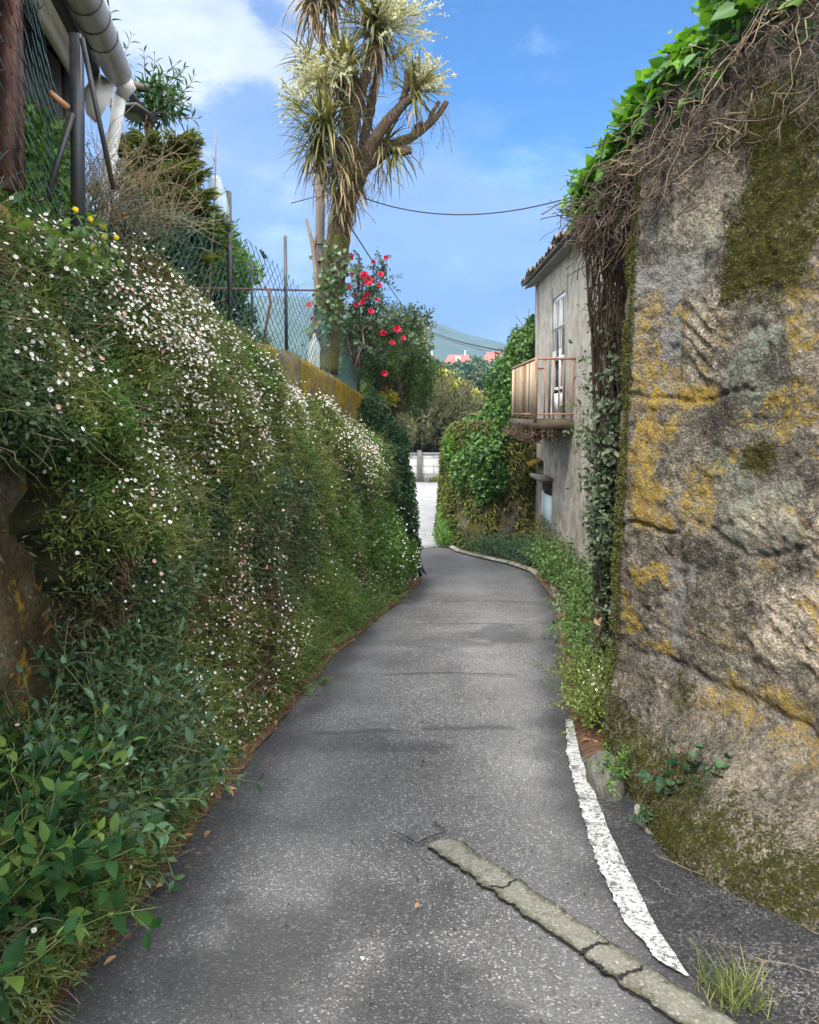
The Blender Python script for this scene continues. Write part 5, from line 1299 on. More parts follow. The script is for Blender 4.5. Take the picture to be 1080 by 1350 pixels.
weed('heart-leaved grey-green weed growing out of the mossy foot of the granite wall', [(1.20, 3.42, .0), (1.24, 3.38, .02), (1.16, 3.46, -.02)], .22, .062, .058, 'bluish', T_HEART, 5, n=2, lean=(-.35, -.3, .8))
weed('small upright weed on the smooth grey stone by the white line', [(.99, 3.82, -.12), (1.0, 3.78, -.12)], .19, .028, .014, 'fleabane_bright', T_LEAF, 9, n=7, lean=(-.1, -.1, 1))
weed('tiny weed rosette on the kerb where the white line curves', [(1.05, 3.45, -.14)], .08, .03, .02, 'bluish', T_LEAF, 4, n=9, lean=(-.3, -.2, .5))
weed('bright heart-leaved seedling on the kerb below the larger weed', [(1.16, 3.22, -.13)], .10, .045, .04, 'fleabane_bright', T_HEART, 3, n=4, lean=(-.2, -.3, .7))
weed('leafy weed at the end of the middle kerb stone next to black asphalt', [(1.25, 3.05, -.13)], .10, .042, .036, 'fleabane_bright', T_HEART, 3, n=6, lean=(-.2, -.3, .5))
G = Geo(); n = 230; s = np.array([.985, 2.30, -.13]) + rng.normal(size=(n, 3)) * [.05, .055, .0]
blades(G, s, rdir(n) * .55 + [0, 0, .8], .05 + .09 * rng.random(n), .0035, .35, 0, 4); tag(G.build('grass_tuft', MT['grass']), 'yellow-green grass tuft by the tip of the white line at bottom right', 'grass')
# twigs, leaves and scraps lying about
def twig(label, a, b, r):
    a = np.array(a, float); b = np.array(b, float); t = np.linspace(0, 1, 7)[:, None]; P = a * (1 - t) + b * t; P[1:-1] += rng.normal(size=(5, 3)) * .008 * [1, 1, .4]
    g = Geo(); tubes(g, P, np.linspace(r, r * .5, 7)[None], 5); cyl(g, P[3], P[3] + (b - a) * .2 + rng.normal(size=3) * [.02, .02, .004], r * .5, 4); tag(g.build('twig', MT['dead_wood']), label, 'twig')
def za(x, y, o=.055): return (x, y, float(zroad(y)) + o)
twig('straight dry twig on the black asphalt beside the grass tuft', za(1.18, 2.50), za(1.12, 2.37), .003)
twig('longer dry twig lying across the black asphalt near the right edge', za(1.10, 2.46), za(1.30, 2.36), .0025)
twig('short dry twig on black asphalt at the very bottom right', za(1.17, 2.22), za(1.16, 2.12), .003)
twig('pair of dry stalks along the kerb under the weeds', za(1.0, 3.15), za(1.14, 2.98), .0025)
twig('thin dry stalk on the black asphalt beside the white line', za(.93, 2.95), za(.99, 2.83), .002)
twig('dry stalk close to the wall at the right edge', za(1.36, 2.62), za(1.46, 2.48), .0025)
def flat_leaf(name, x, y, L, mat, label, cat, curl=.3):
    g = Geo(); a = rdir(1) * [1, 1, .1]; scatter(g, T_LEAF8, np.array([[x, y, float(zroad(y)) + .035]]), a, np.array([[.2, -.2, 1.]]), np.array([L]), np.array([L * .5])); tag(g.build(name, MT[mat]), label, cat)
flat_leaf('scrap_paper', -1.05, 3.03, .08, 'paper', 'pale torn scrap on the soil at the left edge of the asphalt', 'litter')
flat_leaf('scrap_paper', -1.02, 2.99, .06, 'paper', 'second torn scrap touching the first on the left verge', 'litter')
flat_leaf('fallen_petal', -.15, 2.47, .026, 'paper', 'white petal on the dark asphalt in the foreground', 'petal')
flat_leaf('fallen_leaf', .02, 2.78, .03, 'litter', 'small curled orange leaf on the asphalt left of the concrete patch', 'leaf')
flat_leaf('fallen_leaf', .08, 4.25, .03, 'crack', 'small dark leaf on the asphalt before the patched seam', 'leaf')
G = Geo(); n = 700
side = rng.random(n) < .5; Y = np.where(side, 2.2 + 9 * rng.random(n), 4.5 + 6 * rng.random(n))
X = np.where(side, soil_x(Y) + rng.normal(size=n) * .07 - .02, np.interp(Y, [4, 4.97, 7.24, 9.45, 12.1], [.98, 1.05, 1.40, 1.76, 1.86]) + .02 + .1 * rng.random(n))
scatter(G, T_LEAF8, np.stack([X, Y, zroad(Y) + .05], -1), rdir(n) * [1, 1, .25], rdir(n) * .4 + [0, 0, 1], .02 + .03 * rng.random(n), .012 + .012 * rng.random(n))
tag(G.build('leaf_litter', MT['litter'], org=(0, 6, -.3)), 'dry brown leaf litter along both edges of the lane', 'leaf litter', kind='stuff')
G = Geo(); n = 900; Y = 2.0 + 7 * rng.random(n) ** 2; X = soil_x(Y) + .1 + (1.9) * rng.random(n); ico(G, np.stack([X, Y, zroad(Y) + .024], -1), .002 + .0035 * rng.random(n) ** 3)
n = 700; Y = 2.0 + 1.3 * rng.random(n); X = .95 + .55 * rng.random(n); ico(G, np.stack([X, Y, zroad(Y) + .046], -1), .002 + .005 * rng.random(n) ** 3)
tag(G.build('grit', MT['boulder'], org=(0, 3, -.2)), 'loose stone grit scattered on the asphalt', 'gravel', kind='stuff')

# ------------------------------------------------------------------ vine hanging over the top of the granite wall
vt = thing('overhanging_vine', (1.5, 4.0, 2.9), 'creeper with bright green leaves and a tangle of dead stems overhanging the granite wall top', 'vine')
SP = np.array([(1.08, 5.0, 2.86), (1.18, 4.75, 2.93), (1.32, 4.4, 3.05), (1.5, 4.05, 3.2), (1.8, 3.55, 3.42), (2.0, 2.9, 3.75), (2.6, 1.9, 3.8)])
SR = np.array([.09, .16, .23, .30, .37, .43, .48])
def spine(t):
    tt = np.linspace(0, 1, len(SP)); return np.stack([np.interp(t, tt, SP[:, i]) for i in range(3)], -1), np.interp(t, tt, SR)
# core mass of twigs
GS, GT, GL, GD = Geo(), Geo(), Geo(), Geo()
n = 2400; t = rng.random(n) ** 1.1; c, r = spine(t); d = rdir(n); s = c + d * (r * rng.random(n))[:, None] * [.8, .8, .6] - [0, 0, .12]
W = walks(s, rdir(n) + np.stack([.05 + .9 * (t < .22), -.05 + 0 * t, -.1 - .5 * (t < .22)], -1), 9, (.022 + .026 * rng.random(n)) * np.where(t < .25, .7, 1.), .45, .05); b = rng.random(n) < .07
tubes(GS, W[~b], .0014 + .0026 * rng.random((~b).sum()), 4); tubes(GT, W[b], .0016, 4)
n = 2300; t = .05 + .9 * rng.random(n); c, r = spine(t); s = c + rdir(n) * (r * .7)[:, None] - np.stack([.25 * r, .25 * r, r * (.5 + .45 * (rng.random(n) < .5))], -1)
W = walks(s, rdir(n) * .7 + [.05, -.1, -.6], 9, .022 + .022 * rng.random(n), .33, .08); b = rng.random(n) < .1
tubes(GS, W[~b], .0012 + .0024 * rng.random((~b).sum()), 4); tubes(GT, W[b], .0018, 4)
# long drooping canes across the wall face
for A, B in (((1.45, 3.55, 3.3), (885, 300)), ((1.5, 3.5, 3.25), (930, 200)), ((1.62, 3.3, 3.2), (1062, 140)), ((1.5, 3.45, 3.2), (1010, 95)), ((1.55, 3.4, 3.3), (1075, 105))):
    e = on_wall(*B, .12); t = np.linspace(0, 1, 10)[:, None]; P = np.array(A) * (1 - t) + e * t + rng.normal(size=(10, 3)) * .018; P[:, 2] += (.1 * np.sin(t * 3.1))[:, 0]; tubes(GT, P, np.linspace(.004, .002, 10)[None], 5)
GS.build('stem_tangle', MT['stem_brown'], vt); GT.build('dry_cane', MT['stem_tan'], vt)
n = 2600; t = rng.random(n); c, r = spine(t)
d = unit(rdir(n) + [-.35, -.15, .75]); s = c + d * (r * (.75 + .4 * rng.random(n)) * (.7 + .6 * fbm(np.stack([t * 14, t * 0, t * 0], -1) + d, 3, 6)))[:, None]
L = .035 + .065 * rng.random(n); ax_ = unit(d * .5 + rdir(n) * .6 + [-.3, -.1, -.25]); hv = n * 2 // 3; scatter(GL, T_HEART, s[:hv], ax_[:hv], d[:hv] + [-.1, 0, .5] + rdir(hv) * .4, L[:hv], L[:hv] * .8); scatter(GL, T_IVY, s[hv:], ax_[hv:], d[hv:] + [-.1, 0, .5], L[hv:], L[hv:] * .85)
GL.build('leaves', MT['vine_bright'], vt)
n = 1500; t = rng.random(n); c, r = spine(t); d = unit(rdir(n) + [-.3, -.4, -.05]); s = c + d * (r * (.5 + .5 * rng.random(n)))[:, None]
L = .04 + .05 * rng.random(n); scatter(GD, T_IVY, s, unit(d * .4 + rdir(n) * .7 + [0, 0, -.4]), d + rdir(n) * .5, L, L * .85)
GD.build('shade_painted_leaves', MT['vine_dark'], vt)  # darker copy of the creeper leaf, inner shade put into its colour
# trailing shoots with leaves against the sky
GS2, GL2 = Geo(), Geo()
n = 110; t = np.concatenate([.0 + .16 * rng.random(60), rng.random(50)]); c, r = spine(t); d = unit(rdir(n) * .7 + [-.4, .0, .3]); s = c + d * r[:, None] * .8
shoots(GS2, GL2, s, d + [-.2, .1, .1], 5, .022 + .015 * rng.random(n), .072, .058, T_IVY, .25, .12, r0=.0025, per=1)
GS2.build('stem', MT['stem_green'], vt); GL2.build('trailing_leaves', MT['vine_bright'], vt)
# dense dark litter heart behind the stems (a lumpy heap of dead leaves lying on the wall top)
G = Geo(); n = 7000; t = rng.random(n); c, r = spine(t); s = c + rdir(n) * (r * .72 * rng.random(n) ** .4)[:, None] - [-.12, .0, .05]
scatter(G, T_LEAF, s, rdir(n), rdir(n), .05 + .04 * rng.random(n), .035, 0); G.build('dead_leaves', MT['dry_bits'], vt)

# ------------------------------------------------------------------ vine column between the granite house and the plastered house
vc = thing('vine_column', (1.35, 5.4, -.3), 'tall column of tangled brown stems and greyish leaves between the granite wall and the old house', 'vine')
def colc(z):
    z = np.asarray(z, float)
    return np.stack([np.interp(z, [-.3, .6, 1.6, 2.3, 3.], [1.50, 1.48, 1.41, 1.27, 1.18]), np.interp(z, [-.3, .6, 1.6, 2.3, 3.], [5.7, 5.6, 5.4, 5.15, 4.9]), z], -1), np.interp(z, [-.3, .3, .8, 1.5, 2., 2.6, 3.], [.14, .13, .15, .18, .15, .13, .14])
GS, GT, GB, GL, GD = Geo(), Geo(), Geo(), Geo(), Geo()
n = 300; z = .9 + 2.2 * rng.random(n); c, r = colc(z); s = c + rdir(n) * r[:, None] * [.8, 1, 0]
W = walks(s, rdir(n) * .4 + [.03, .02, -.9], 12, .05 + .05 * rng.random(n), .20, .12); b = rng.random(n) < .3
cc, rr = colc(W[..., 2]); dv = W[..., :2] - cc[..., :2]; ln_ = np.linalg.norm(dv, axis=-1); W[..., :2] = cc[..., :2] + dv * np.minimum(1, rr * 1.15 / np.maximum(ln_, 1e-3))[..., None]
tubes(GS, W[~b], .003, 4); tubes(GT, W[b], .0022, 4)
for k in range(7):
    a = np.array([1.22 + .2 * rng.random(), 5.5 + .2 * rng.random(), -.35]); zz_ = np.linspace(-.35, 2.9, 22); c, _ = colc(zz_); P = c + (a - c[0]) * .7 + rng.normal(size=(22, 3)) * .015; tubes(GS, P, np.linspace(.012, .006, 22)[None], 6)
GS.build('stem', MT['stem_brown'], vc); GT.build('dry_stem', MT['stem_tan'], vc)
n = 2600; z = 1.55 + 1.3 * rng.random(n); c, r = colc(z); s = c + rdir(n) * (r * (.5 + .55 * rng.random(n)))[:, None] * [1, 1, .2]; keep = fbm(s * 3.2, 3, 9) > .48; s = s[keep]; n = len(s)
scatter(GB, T_LEAF8, s, rdir(n) + [0, 0, -.8], rdir(n), .04 + .05 * rng.random(n), .022, 0); GB.build('withered_leaves', MT['brownleaf'], vc)
n = 9000; z = np.clip(.95 + .5 * rng.normal(size=n), -.25, 2.3); c, r = colc(z); d = rdir(n) * [1, 1, .5] + [-.25, -.35, 0]; s = c + d * (r * 1.0 * (.15 + 1.9 * fbm(np.stack([z * 4, d[:, 0] * 2, d[:, 1] * 2], -1), 3, 4)) * (.7 + .4 * rng.random(n)))[:, None]
L = .022 + .035 * rng.random(n); scatter(GL, T_LEAF8, s, rdir(n) + d * .5 + [0, 0, -.25], d + rdir(n) * .6 + [0, 0, .5], L, L * .55)
GL.build('leaves', MT['grey_leaf'], vc)
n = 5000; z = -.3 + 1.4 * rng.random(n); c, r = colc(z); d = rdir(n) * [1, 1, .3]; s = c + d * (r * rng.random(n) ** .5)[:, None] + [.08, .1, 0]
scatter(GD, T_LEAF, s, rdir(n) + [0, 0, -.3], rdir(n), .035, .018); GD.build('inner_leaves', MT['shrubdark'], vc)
# leafy spray sticking out towards the balcony
GS, GL = Geo(), Geo(); n = 30; s = np.repeat(np.array([[1.56, 6.6, 1.5]]), n, 0) + rng.normal(size=(n, 3)) * [.08, .2, .22]
shoots(GS, GL, s, rdir(n) * .5 + [-.5, -.2, .3], 6, .045, .07, .036, T_LEAF8, .2, .05, r0=.003)
plant('leafy_climber', s.mean(0), 'spray of larger grey-green leaves reaching out in front of the balcony', 'plant', GS, GL, MT['stem_brown'], MT['grey_leaf'])

# weeds along the foot of the houses
def weeds(label, ys, xo, h, n, LL, LW, leaf, seed=0, per=2, name='weed_patch'):
    Y = ys[0] + (ys[1] - ys[0]) * rng.random(n); base = np.interp(Y, [4, 4.97, 7.24, 9.45, 12.1, 13.2, 13.64, 14.6], [.98, 1.05, 1.40, 1.76, 1.86, 1.60, 1.34, .95]); X = base + xo[0] + (xo[1] - xo[0]) * rng.random(n)
    s = np.stack([X, Y, zroad(Y) + .06], -1); hh = h * (.5 + .7 * rng.random(n)) * (.6 + .8 * fbm(s * 3, 2, seed))
    GS, GL = Geo(), Geo(); shoots(GS, GL, s, rdir(n) * .4 + [-.2, -.12, 1.], 7, hh / 7, LL, LW, T_LEAF, .2, .04, r0=.002, per=per)
    return plant(name, s.mean(0), label, 'weeds', GS, GL, MT['stem_green'], MT[leaf])
weeds('fine green weeds dotted with white at the granite corner, nearest of the right verge', (4.55, 5.6), (.03, .3), .40, 260, .04, .018, 'fleabane', 1)
weeds('mid green weeds under the vine column on the right verge', (5.6, 7.4), (.08, .4), .42, 220, .065, .034, 'shrubmid', 2)
weeds('pale green weeds in front of the plastered house on the right verge', (7.4, 9.6), (.10, .5), .42, 220, .07, .036, 'shrubmid', 3)
weeds('dense green weeds at the foot of the plastered house wall below the small window', (9.6, 12.6), (.08, .5), .5, 300, .08, .045, 'shrubmid', 4)
weeds('low dark weeds where the mossy wall meets the plastered house', (12.3, 14.7), (.05, .9), .36, 620, .05, .026, 'bluish', 5)
G = Geo(); n = 60; Y = 4.55 + 1.0 * rng.random(n); X = np.interp(Y, [4, 4.97, 7.24], [.98, 1.05, 1.40]) + .03 + .2 * rng.random(n); discs(G, np.stack([X, Y, zroad(Y) + .15 + .2 * rng.random(n)], -1), rdir(n) + [-.3, -.5, .6], .008, daisy_template(6, .2)[0]); tag(G.build('daisy_blossoms', MT['petal'], org=(1.1, 5, -.3)), 'few tiny white flowers in the weeds at the granite corner', 'flowers', kind='stuff')
flat = on_wall(808, 795, .05); g = Geo(); s = np.repeat(at(785, 822, 5.2)[None], 4, 0) + rng.normal(size=(4, 3)) * .03; scatter(g, T_LEAF8, s, rdir(4), rdir(4), .07, .04); tag(g.build('dead_leaf', MT['brownleaf']), 'orange-brown withered leaf caught in the weeds beside the granite corner', 'leaf')

# ------------------------------------------------------------------ old plastered house
HX = 2.35
ho = thing('old_house', (HX, 13, -.7), 'old two-storey plastered house with rusty balcony behind the vine column on the right', 'house')
def yz(px, py):
    u = (px - 540) / 1080; v = (675 - py) / 1080; Yc = _c + v * _s; Y = HX / (u / Yc); return Y, CAM_Z + (v * _c - _s) / Yc * Y
def rect(px0, py0, px1, py1):   # far-left/top to near-right/bottom
    (ya, za_), (yb, zb_) = yz(px0, py0), yz(px1, py1); return min(ya, yb), max(ya, yb), min(za_, zb_), max(za_, zb_)
Y0, Y1, Z0, Z1 = 7.0, 15.5, -1.0, 4.0
door = (12.55, 13.75, 1.62, 3.50); win = (13.45, 14.45, -.32, .52)
ysn = sorted({Y0, Y1, *door[:2], *win[:2], *np.arange(7.5, 15.5, .25)}); zsn = sorted({Z0, Z1, *door[2:], *win[2:], *np.arange(-.8, 4, .2)})
g = Geo(); V = []; low = []
yi, zi = np.array(ysn), np.array(zsn)
YY, ZZ = np.meshgrid(yi, zi, indexing='ij'); XXX = HX + .03 * (fbm(np.stack([YY, ZZ, YY * 0], -1) * 2, 3, 55) - .5)
idx = np.arange(YY.size).reshape(YY.shape); F = []
for i in range(len(yi) - 1):
    for j in range(len(zi) - 1):
        yc, zc = (yi[i] + yi[i + 1]) / 2, (zi[j] + zi[j + 1]) / 2
        if any(a < yc < b and c < zc < d for a, b, c, d in (door, win)): continue
        F.append((idx[i, j], idx[i + 1, j], idx[i + 1, j + 1], idx[i, j + 1]))
g.add(np.stack([XXX, YY, ZZ], -1).reshape(-1, 3), np.array(F)[:, ::-1])
low = sstep(1.9, .9, ZZ) * .9
lowv = list(low.ravel())
def extra(P, F): 
    g.add(P, F); lowv.extend([.2] * len(P))
for a, b, c, d in (door, win):
    r = np.array([(HX, a, c), (HX, b, c), (HX, b, d), (HX, a, d)]); e = r + [.22, 0, 0]
    extra(np.vstack([r, e]), np.array([(0, 1, 5, 4), (1, 2, 6, 5), (2, 3, 7, 6), (3, 0, 4, 7)]))
extra(np.array([(HX, Y1, Z0), (HX + 5, Y1, Z0), (HX + 5, Y1, Z1 + .9), (HX, Y1, Z1)]), np.array([(0, 1, 2, 3)]))
extra(np.array([(HX, Y0, Z0), (HX + 5, Y0, Z0), (HX + 5, Y0, Z1 + .9), (HX, Y0, Z1)]), np.array([(3, 2, 1, 0)]))
g.build('wall', MT['plaster'], ho, attrs={'low': np.array(lowv)})
G = Geo(); G.box(HX - .025, HX + .02, 15.22, 15.515, 1.35, 3.98); G.box(HX - .02, HX + .02, 12.45, 12.535, 1.6, 3.7); G.box(HX - .022, HX + .02, 13.77, 13.86, 1.6, 3.7); G.build('pilaster', MT['eave'], ho)
# french door
dr = Geo(); x = HX + .02
dr.box(x, x + .05, door[0], door[0] + .07, door[2], door[3]); dr.box(x, x + .05, door[1] - .07, door[1], door[2], door[3]); dr.box(x, x + .05, door[0] + .07, door[1] - .07, door[3] - .08, door[3])
ym = (door[0] + door[1]) / 2; dr.box(x - .004, x + .046, ym - .04, ym + .04, door[2], door[3] - .08)
for zc in (door[2] + .42, door[2] + .9, door[2] + 1.38):
    for a, b in ((door[0] + .07, ym - .04), (ym + .04, door[1] - .07)): dr.box(x + .004, x + .04, a, b, zc - .025, zc + .025)
dr.box(x + .008, x + .035, door[0] + .07, ym - .04, door[2], door[2] + .35); dr.box(x + .008, x + .035, ym + .04, door[1] - .07, door[2], door[2] + .35)
dd = dr.build('balcony_door', MT['frame_white'], ho)
Geo().box(x + .05, x + .06, door[0], door[1], door[2], door[3]).build('pane', MT['pane'], dd)
G = Geo()
for k in range(7):
    yy_ = door[0] + .14 + k * .155; G.bar((x - .02, yy_, door[3] - .85), (x - .02, yy_, door[3] - .1), .014, .014)
G.bar((x - .02, door[0] + .05, door[3] - .5), (x - .02, door[1] - .05, door[3] - .5), .014, .02); G.build('grille', MT['galv'], dd)
wn = Geo(); x = HX - .006
wn.box(x, x + .04, win[0], win[0] + .06, win[2], win[3] - .22); wn.box(x, x + .04, win[1] - .06, win[1], win[2], win[3] - .22); wn.box(x + .008, x + .03, win[0] + .06, win[1] - .06, win[2], win[3] - .25)
ww = wn.build('window', MT['frame_blue'], ho); Geo().box(HX + .16, HX + .2, win[0], win[1], win[2], win[3]).build('pane', MT['dim_panel'], ww)  # dark panel behind the frame, the room's dimness put into its colour
G = Geo(); G.bar((HX - .09, win[0] - .12, win[3] + .05), (HX - .09, win[1] + .12, win[3] + .05), .26, .06); G.build('lintel', MT['kerb'], ho)
G = Geo(); G.prism([(HX - .02, 14.3, .80), (HX - .24, 14.3, .72), (HX - .24, 14.95, .74), (HX - .02, 14.95, .82)], (0, 0, .035)); G.build('broken_ledge', MT['coping'], ho)
# roof
ro = Geo(); ex = HX - .2; zE = 4.08; sl = .36
nt = 44
for k in range(nt):
    y = Y1 + .42 - k * .2
    if y < 6.6: break
    a = np.linspace(0, np.pi, 7); prof_ = np.stack([a * 0, np.cos(a) * .105, np.sin(a) * .06], -1)
    jz = .012 * rng.normal(); st_ = np.array([ex - .05 + .03 * rng.normal(), y, zE + jz]); rows_ = []
    for m in range(2): rows_.append(st_ + prof_ + np.array([5.2, 0, 5.2 * sl]) * m)
    R0 = np.array(rows_); ro.grid(R0); ro.grid(R0 - [0, 0, .016]); ro.add(np.vstack([R0[0], R0[0] - [0, 0, .016]]), np.array([(i, i + 1, i + 8, i + 7) for i in range(6)]))
ro.prism([(ex - .02, Y1 + .5, zE - .045), (ex - .02, 6.4, zE - .045), (ex + 5.2, 6.4, zE - .045 + 5.2 * sl), (ex + 5.2, Y1 + .5, zE - .045 + 5.2 * sl)], (0, 0, .035))
rf = ro.build('roof', MT['rooftile'], ho)
G = Geo(); G.prism([(ex + .03, Y1 + .4, zE - .10), (ex + .03, 6.6, zE - .10), (HX + .1, 6.6, zE - .02), (HX + .1, Y1 + .4, zE - .02)], (0, 0, .03)); G.build('eave', MT['eave'], rf)
# balcony
bx0, by0, by1, bz, bt_ = 1.76, 11.75, 14.35, 1.56, 2.42
bl = Geo(); bl.box(bx0, HX - .005, by0, by1, bz - .13, bz); bl.box(bx0 + .05, HX - .005, by0 + .1, by1 - .1, bz - .2, bz - .133); bl = bl.build('balcony', MT['slab'], ho)
G = Geo()
G.bar((bx0 + .03, by0, bt_), (bx0 + .03, by1, bt_), .035, .03); G.bar((bx0 + .03, by0 + .02, bt_), (HX, by0 + .02, bt_), .035, .03); G.bar((bx0 + .03, by1 - .02, bt_), (HX, by1 - .02, bt_), .035, .03)
G.bar((bx0 + .03, by0, bz + .08), (bx0 + .03, by1, bz + .08), .03, .025); G.bar((bx0 + .03, by0 + .02, bz + .08), (HX, by0 + .02, bz + .08), .03, .025)
for k in range(5):
    xx_ = bx0 + .03 + k * .13; G.bar((xx_, by0 + .02, bz), (xx_, by0 + .02, bt_), .016, .016)
for k in range(4): yk = by0 + (by1 - by0) * k / 3; G.bar((bx0 + .03, yk, bz - .02), (bx0 + .03, yk, bt_), .032, .032)
G.build('railing', MT['balcony_rail'], bl)
G = Geo(); y = by0 + .06
while y < by1 - .05:
    w = .06 + .06 * rng.random(); G.box(bx0 + .012 + .008 * rng.random(), bx0 + .026, y, y + w, bz + .03 + .02 * rng.random(), bt_ - .03); y += w + (.014 if rng.random() < .6 else .05)
G.build('balcony_panel', MT['slats'], bl)
G = Geo(); n = 240; s = np.stack([bx0 - .02 + .3 * rng.random(n), by0 + (by1 - by0) * rng.random(n), np.full(n, bz - .1)], -1); W = walks(s, rdir(n) * .5 + [-.1, -.1, -.5], 7, .035, .3, .1); tubes(G, W, .003, 3); scatter(G, T_LEAF, W[:, 3:].reshape(-1, 3), rdir(n * 5) + [0, 0, -.8], rdir(n * 5), .05, .02)
tag(G.build('hanging_moss', MT['dry_bits']), 'fringe of brown dead moss and roots hanging under the balcony slab', 'moss')
G = Geo(); n = 3500; s = np.stack([HX - .02 - .12 * rng.random(n) ** 2, 12.2 + 3.2 * rng.random(n), zroad(13) + .1 + .55 * rng.random(n) ** 2], -1); s = s[fbm(s * 3, 3, 4) > .46]; n = len(s); scatter(G, T_LEAF, s, rdir(n) + [-.6, -.2, 0], rdir(n), .03, .018); tag(G.build('moss_patch', MT['fern'], org=(2.3, 13.5, -.7)), 'orange-brown moss at the foot of the plastered wall', 'moss', kind='stuff')

# ------------------------------------------------------------------ mossy rubble wall curving away below the ivy
mw = thing('mossy_wall', (1.3, 14.8, -.85), 'mossy rubble retaining wall curving left from the old house along the bend', 'wall')
MP = np.array([(2.37, 15.3), (2.0, 15.18), (1.65, 15.05), (1.25, 14.95), (.98, 15.3), (.82, 16.3), (.78, 17.6), (.95, 19.5), (1.4, 24)])
sm = np.linspace(0, 1, 150); tt_ = np.concatenate([[0], np.cumsum(np.linalg.norm(np.diff(MP, axis=0), axis=1))]); tt_ /= tt_[-1]
mx_, my_ = np.interp(sm, tt_, MP[:, 0]), np.interp(sm, tt_, MP[:, 1])
for _ in range(6): mx_[1:-1] = (mx_[:-2] + mx_[2:]) / 2; my_[1:-1] = (my_[:-2] + my_[2:]) / 2
dn = unit(np.stack([np.gradient(mx_), np.gradient(my_)], -1)); on = np.stack([dn[:, 1], -dn[:, 0]], -1)
on = np.where((on[:, 1:2] * 1 + on[:, :1]) > 0, -on, on)
mh = np.interp(sm, [0, .18, .3, .42, .55, .75, 1], [2.45, 2.35, 2.2, 2.0, 1.8, 1.7, 1.6])
kz = 46; V_ = np.linspace(0, 1, kz)
Zm = zroad(my_)[:, None] - .1 + (mh[:, None] + .1) * V_
Pm = np.stack([np.repeat(mx_[:, None], kz, 1), np.repeat(my_[:, None], kz, 1), Zm], -1)
dsp = .16 * (fbm(Pm * 1.5, 3, 56) - .5) + .10 * (fbm(Pm * 5, 3, 57) - .5) + .12 * (1 - V_)[None]
Pm[..., :2] += on[:, None] * dsp[..., None]
g = Geo().grid(Pm); top = Pm[:, -1]; g.grid(np.stack([top, top + np.concatenate([-on * 1.6, np.zeros((150, 1)) + .1], 1)], 1)); g.build('rubble_face', MT['rubble'], mw, smooth=True)
G = Geo(); n = 46000; i = rng.integers(0, 150, n); j = (rng.random(n) * kz).astype(int); s = Pm[i, j]; o3 = np.concatenate([on[i], np.zeros((n, 1))], 1)
keep = fbm(s * 1.9, 4, 58) > .32 + .12 * (rng.random(n)) + .16 * ((s[:, 0] > 1.6) & (s[:, 2] < .3)); s, o3 = s[keep], o3[keep]; n = len(s)
L = .045 + .075 * rng.random(n); scatter(G, T_LEAF, s + o3 * .05 * rng.random(n)[:, None], o3 * .7 + rdir(n) * .6 + [0, 0, -.75], o3 + rdir(n) * .4 + [0, 0, .3], L, L * .34)
G.build('moss_and_fern', MT['fern'], mw)
G = Geo(); n = 14000; i = rng.integers(15, 150, n); j = (rng.random(n) ** 1.1 * kz * .99).astype(int); s = Pm[i, j]; o3 = np.concatenate([on[i], np.zeros((n, 1))], 1)
keep = (fbm(s * 2.6 + 8, 3, 59) > .56 - .12 * (s[:, 2] > .3)) | ((s[:, 2] < -.55) & (rng.random(n) < .6)); s, o3 = s[keep], o3[keep]; n = len(s); L = .04 + .04 * rng.random(n)
scatter(G, T_LEAF, s + o3 * .05, o3 * .6 + rdir(n) * .7, o3 + [0, 0, .6], L, L * .45); G.build('small_plants', MT['shrubmid'], mw)
bush('leafy_weed', (.62, 15.7, -.88), 'bright green weed clump at the outer corner of the mossy wall', [((.68, 15.6, -.68), (.22, .5, .3)), ((.72, 16.6, -.5), (.15, .5, .4))], 4200, .05, .02, 'shrubbright')
# ivy heaped on the wall and up the house corner
bush('ivy', (1.4, 15.2, 1.2), 'glossy green ivy heaped over the mossy wall and round the balcony',
     [((1.35, 15.0, .85), (.36, .4, .58)), ((1.08, 15.35, .6), (.3, .45, .5)), ((1.55, 14.95, .55), (.25, .25, .45)), ((1.65, 15.3, 1.45), (.36, .45, .55)), ((1.85, 15.7, 2.2), (.38, .45, .55)), ((2.12, 15.75, 2.75), (.30, .35, .5)), ((2.28, 15.7, 3.05), (.12, .25, .4)), ((1.35, 14.9, .5), (.22, .25, .5)), ((.95, 16.2, .5), (.2, .5, .35))], 26000, .062, .055, 'ivy', tmpl=T_IVY, outb=.3, upb=-.45, stems=24, inner=.62, lump=.5, freq=3.)
bush('leafy_bush', (.9, 16.2, .6), 'light green leafy bush rising over the near end of the mossy wall', [((.95, 15.7, .98), (.3, .4, .30)), ((1.35, 16.4, 1.25), (.36, .5, .3))], 6000, .09, .05, 'shrubbright', upb=.3)
G = Geo(); s = np.repeat(at(694, 400, 15.6)[None], 3, 0) + rng.normal(size=(3, 3)) * .05; W = walks(np.array([at(712, 455, 15.7)] * 3), np.array([[-.3, 0, .8]] * 3) + rng.normal(size=(3, 3)) * .2, 6, .13, .15, 0); tubes(G, W, .008, 4); tag(G.build('bare_shoot', MT['dead_wood']), 'bare thin shoots sticking out above the ivy at the house corner', 'twig')
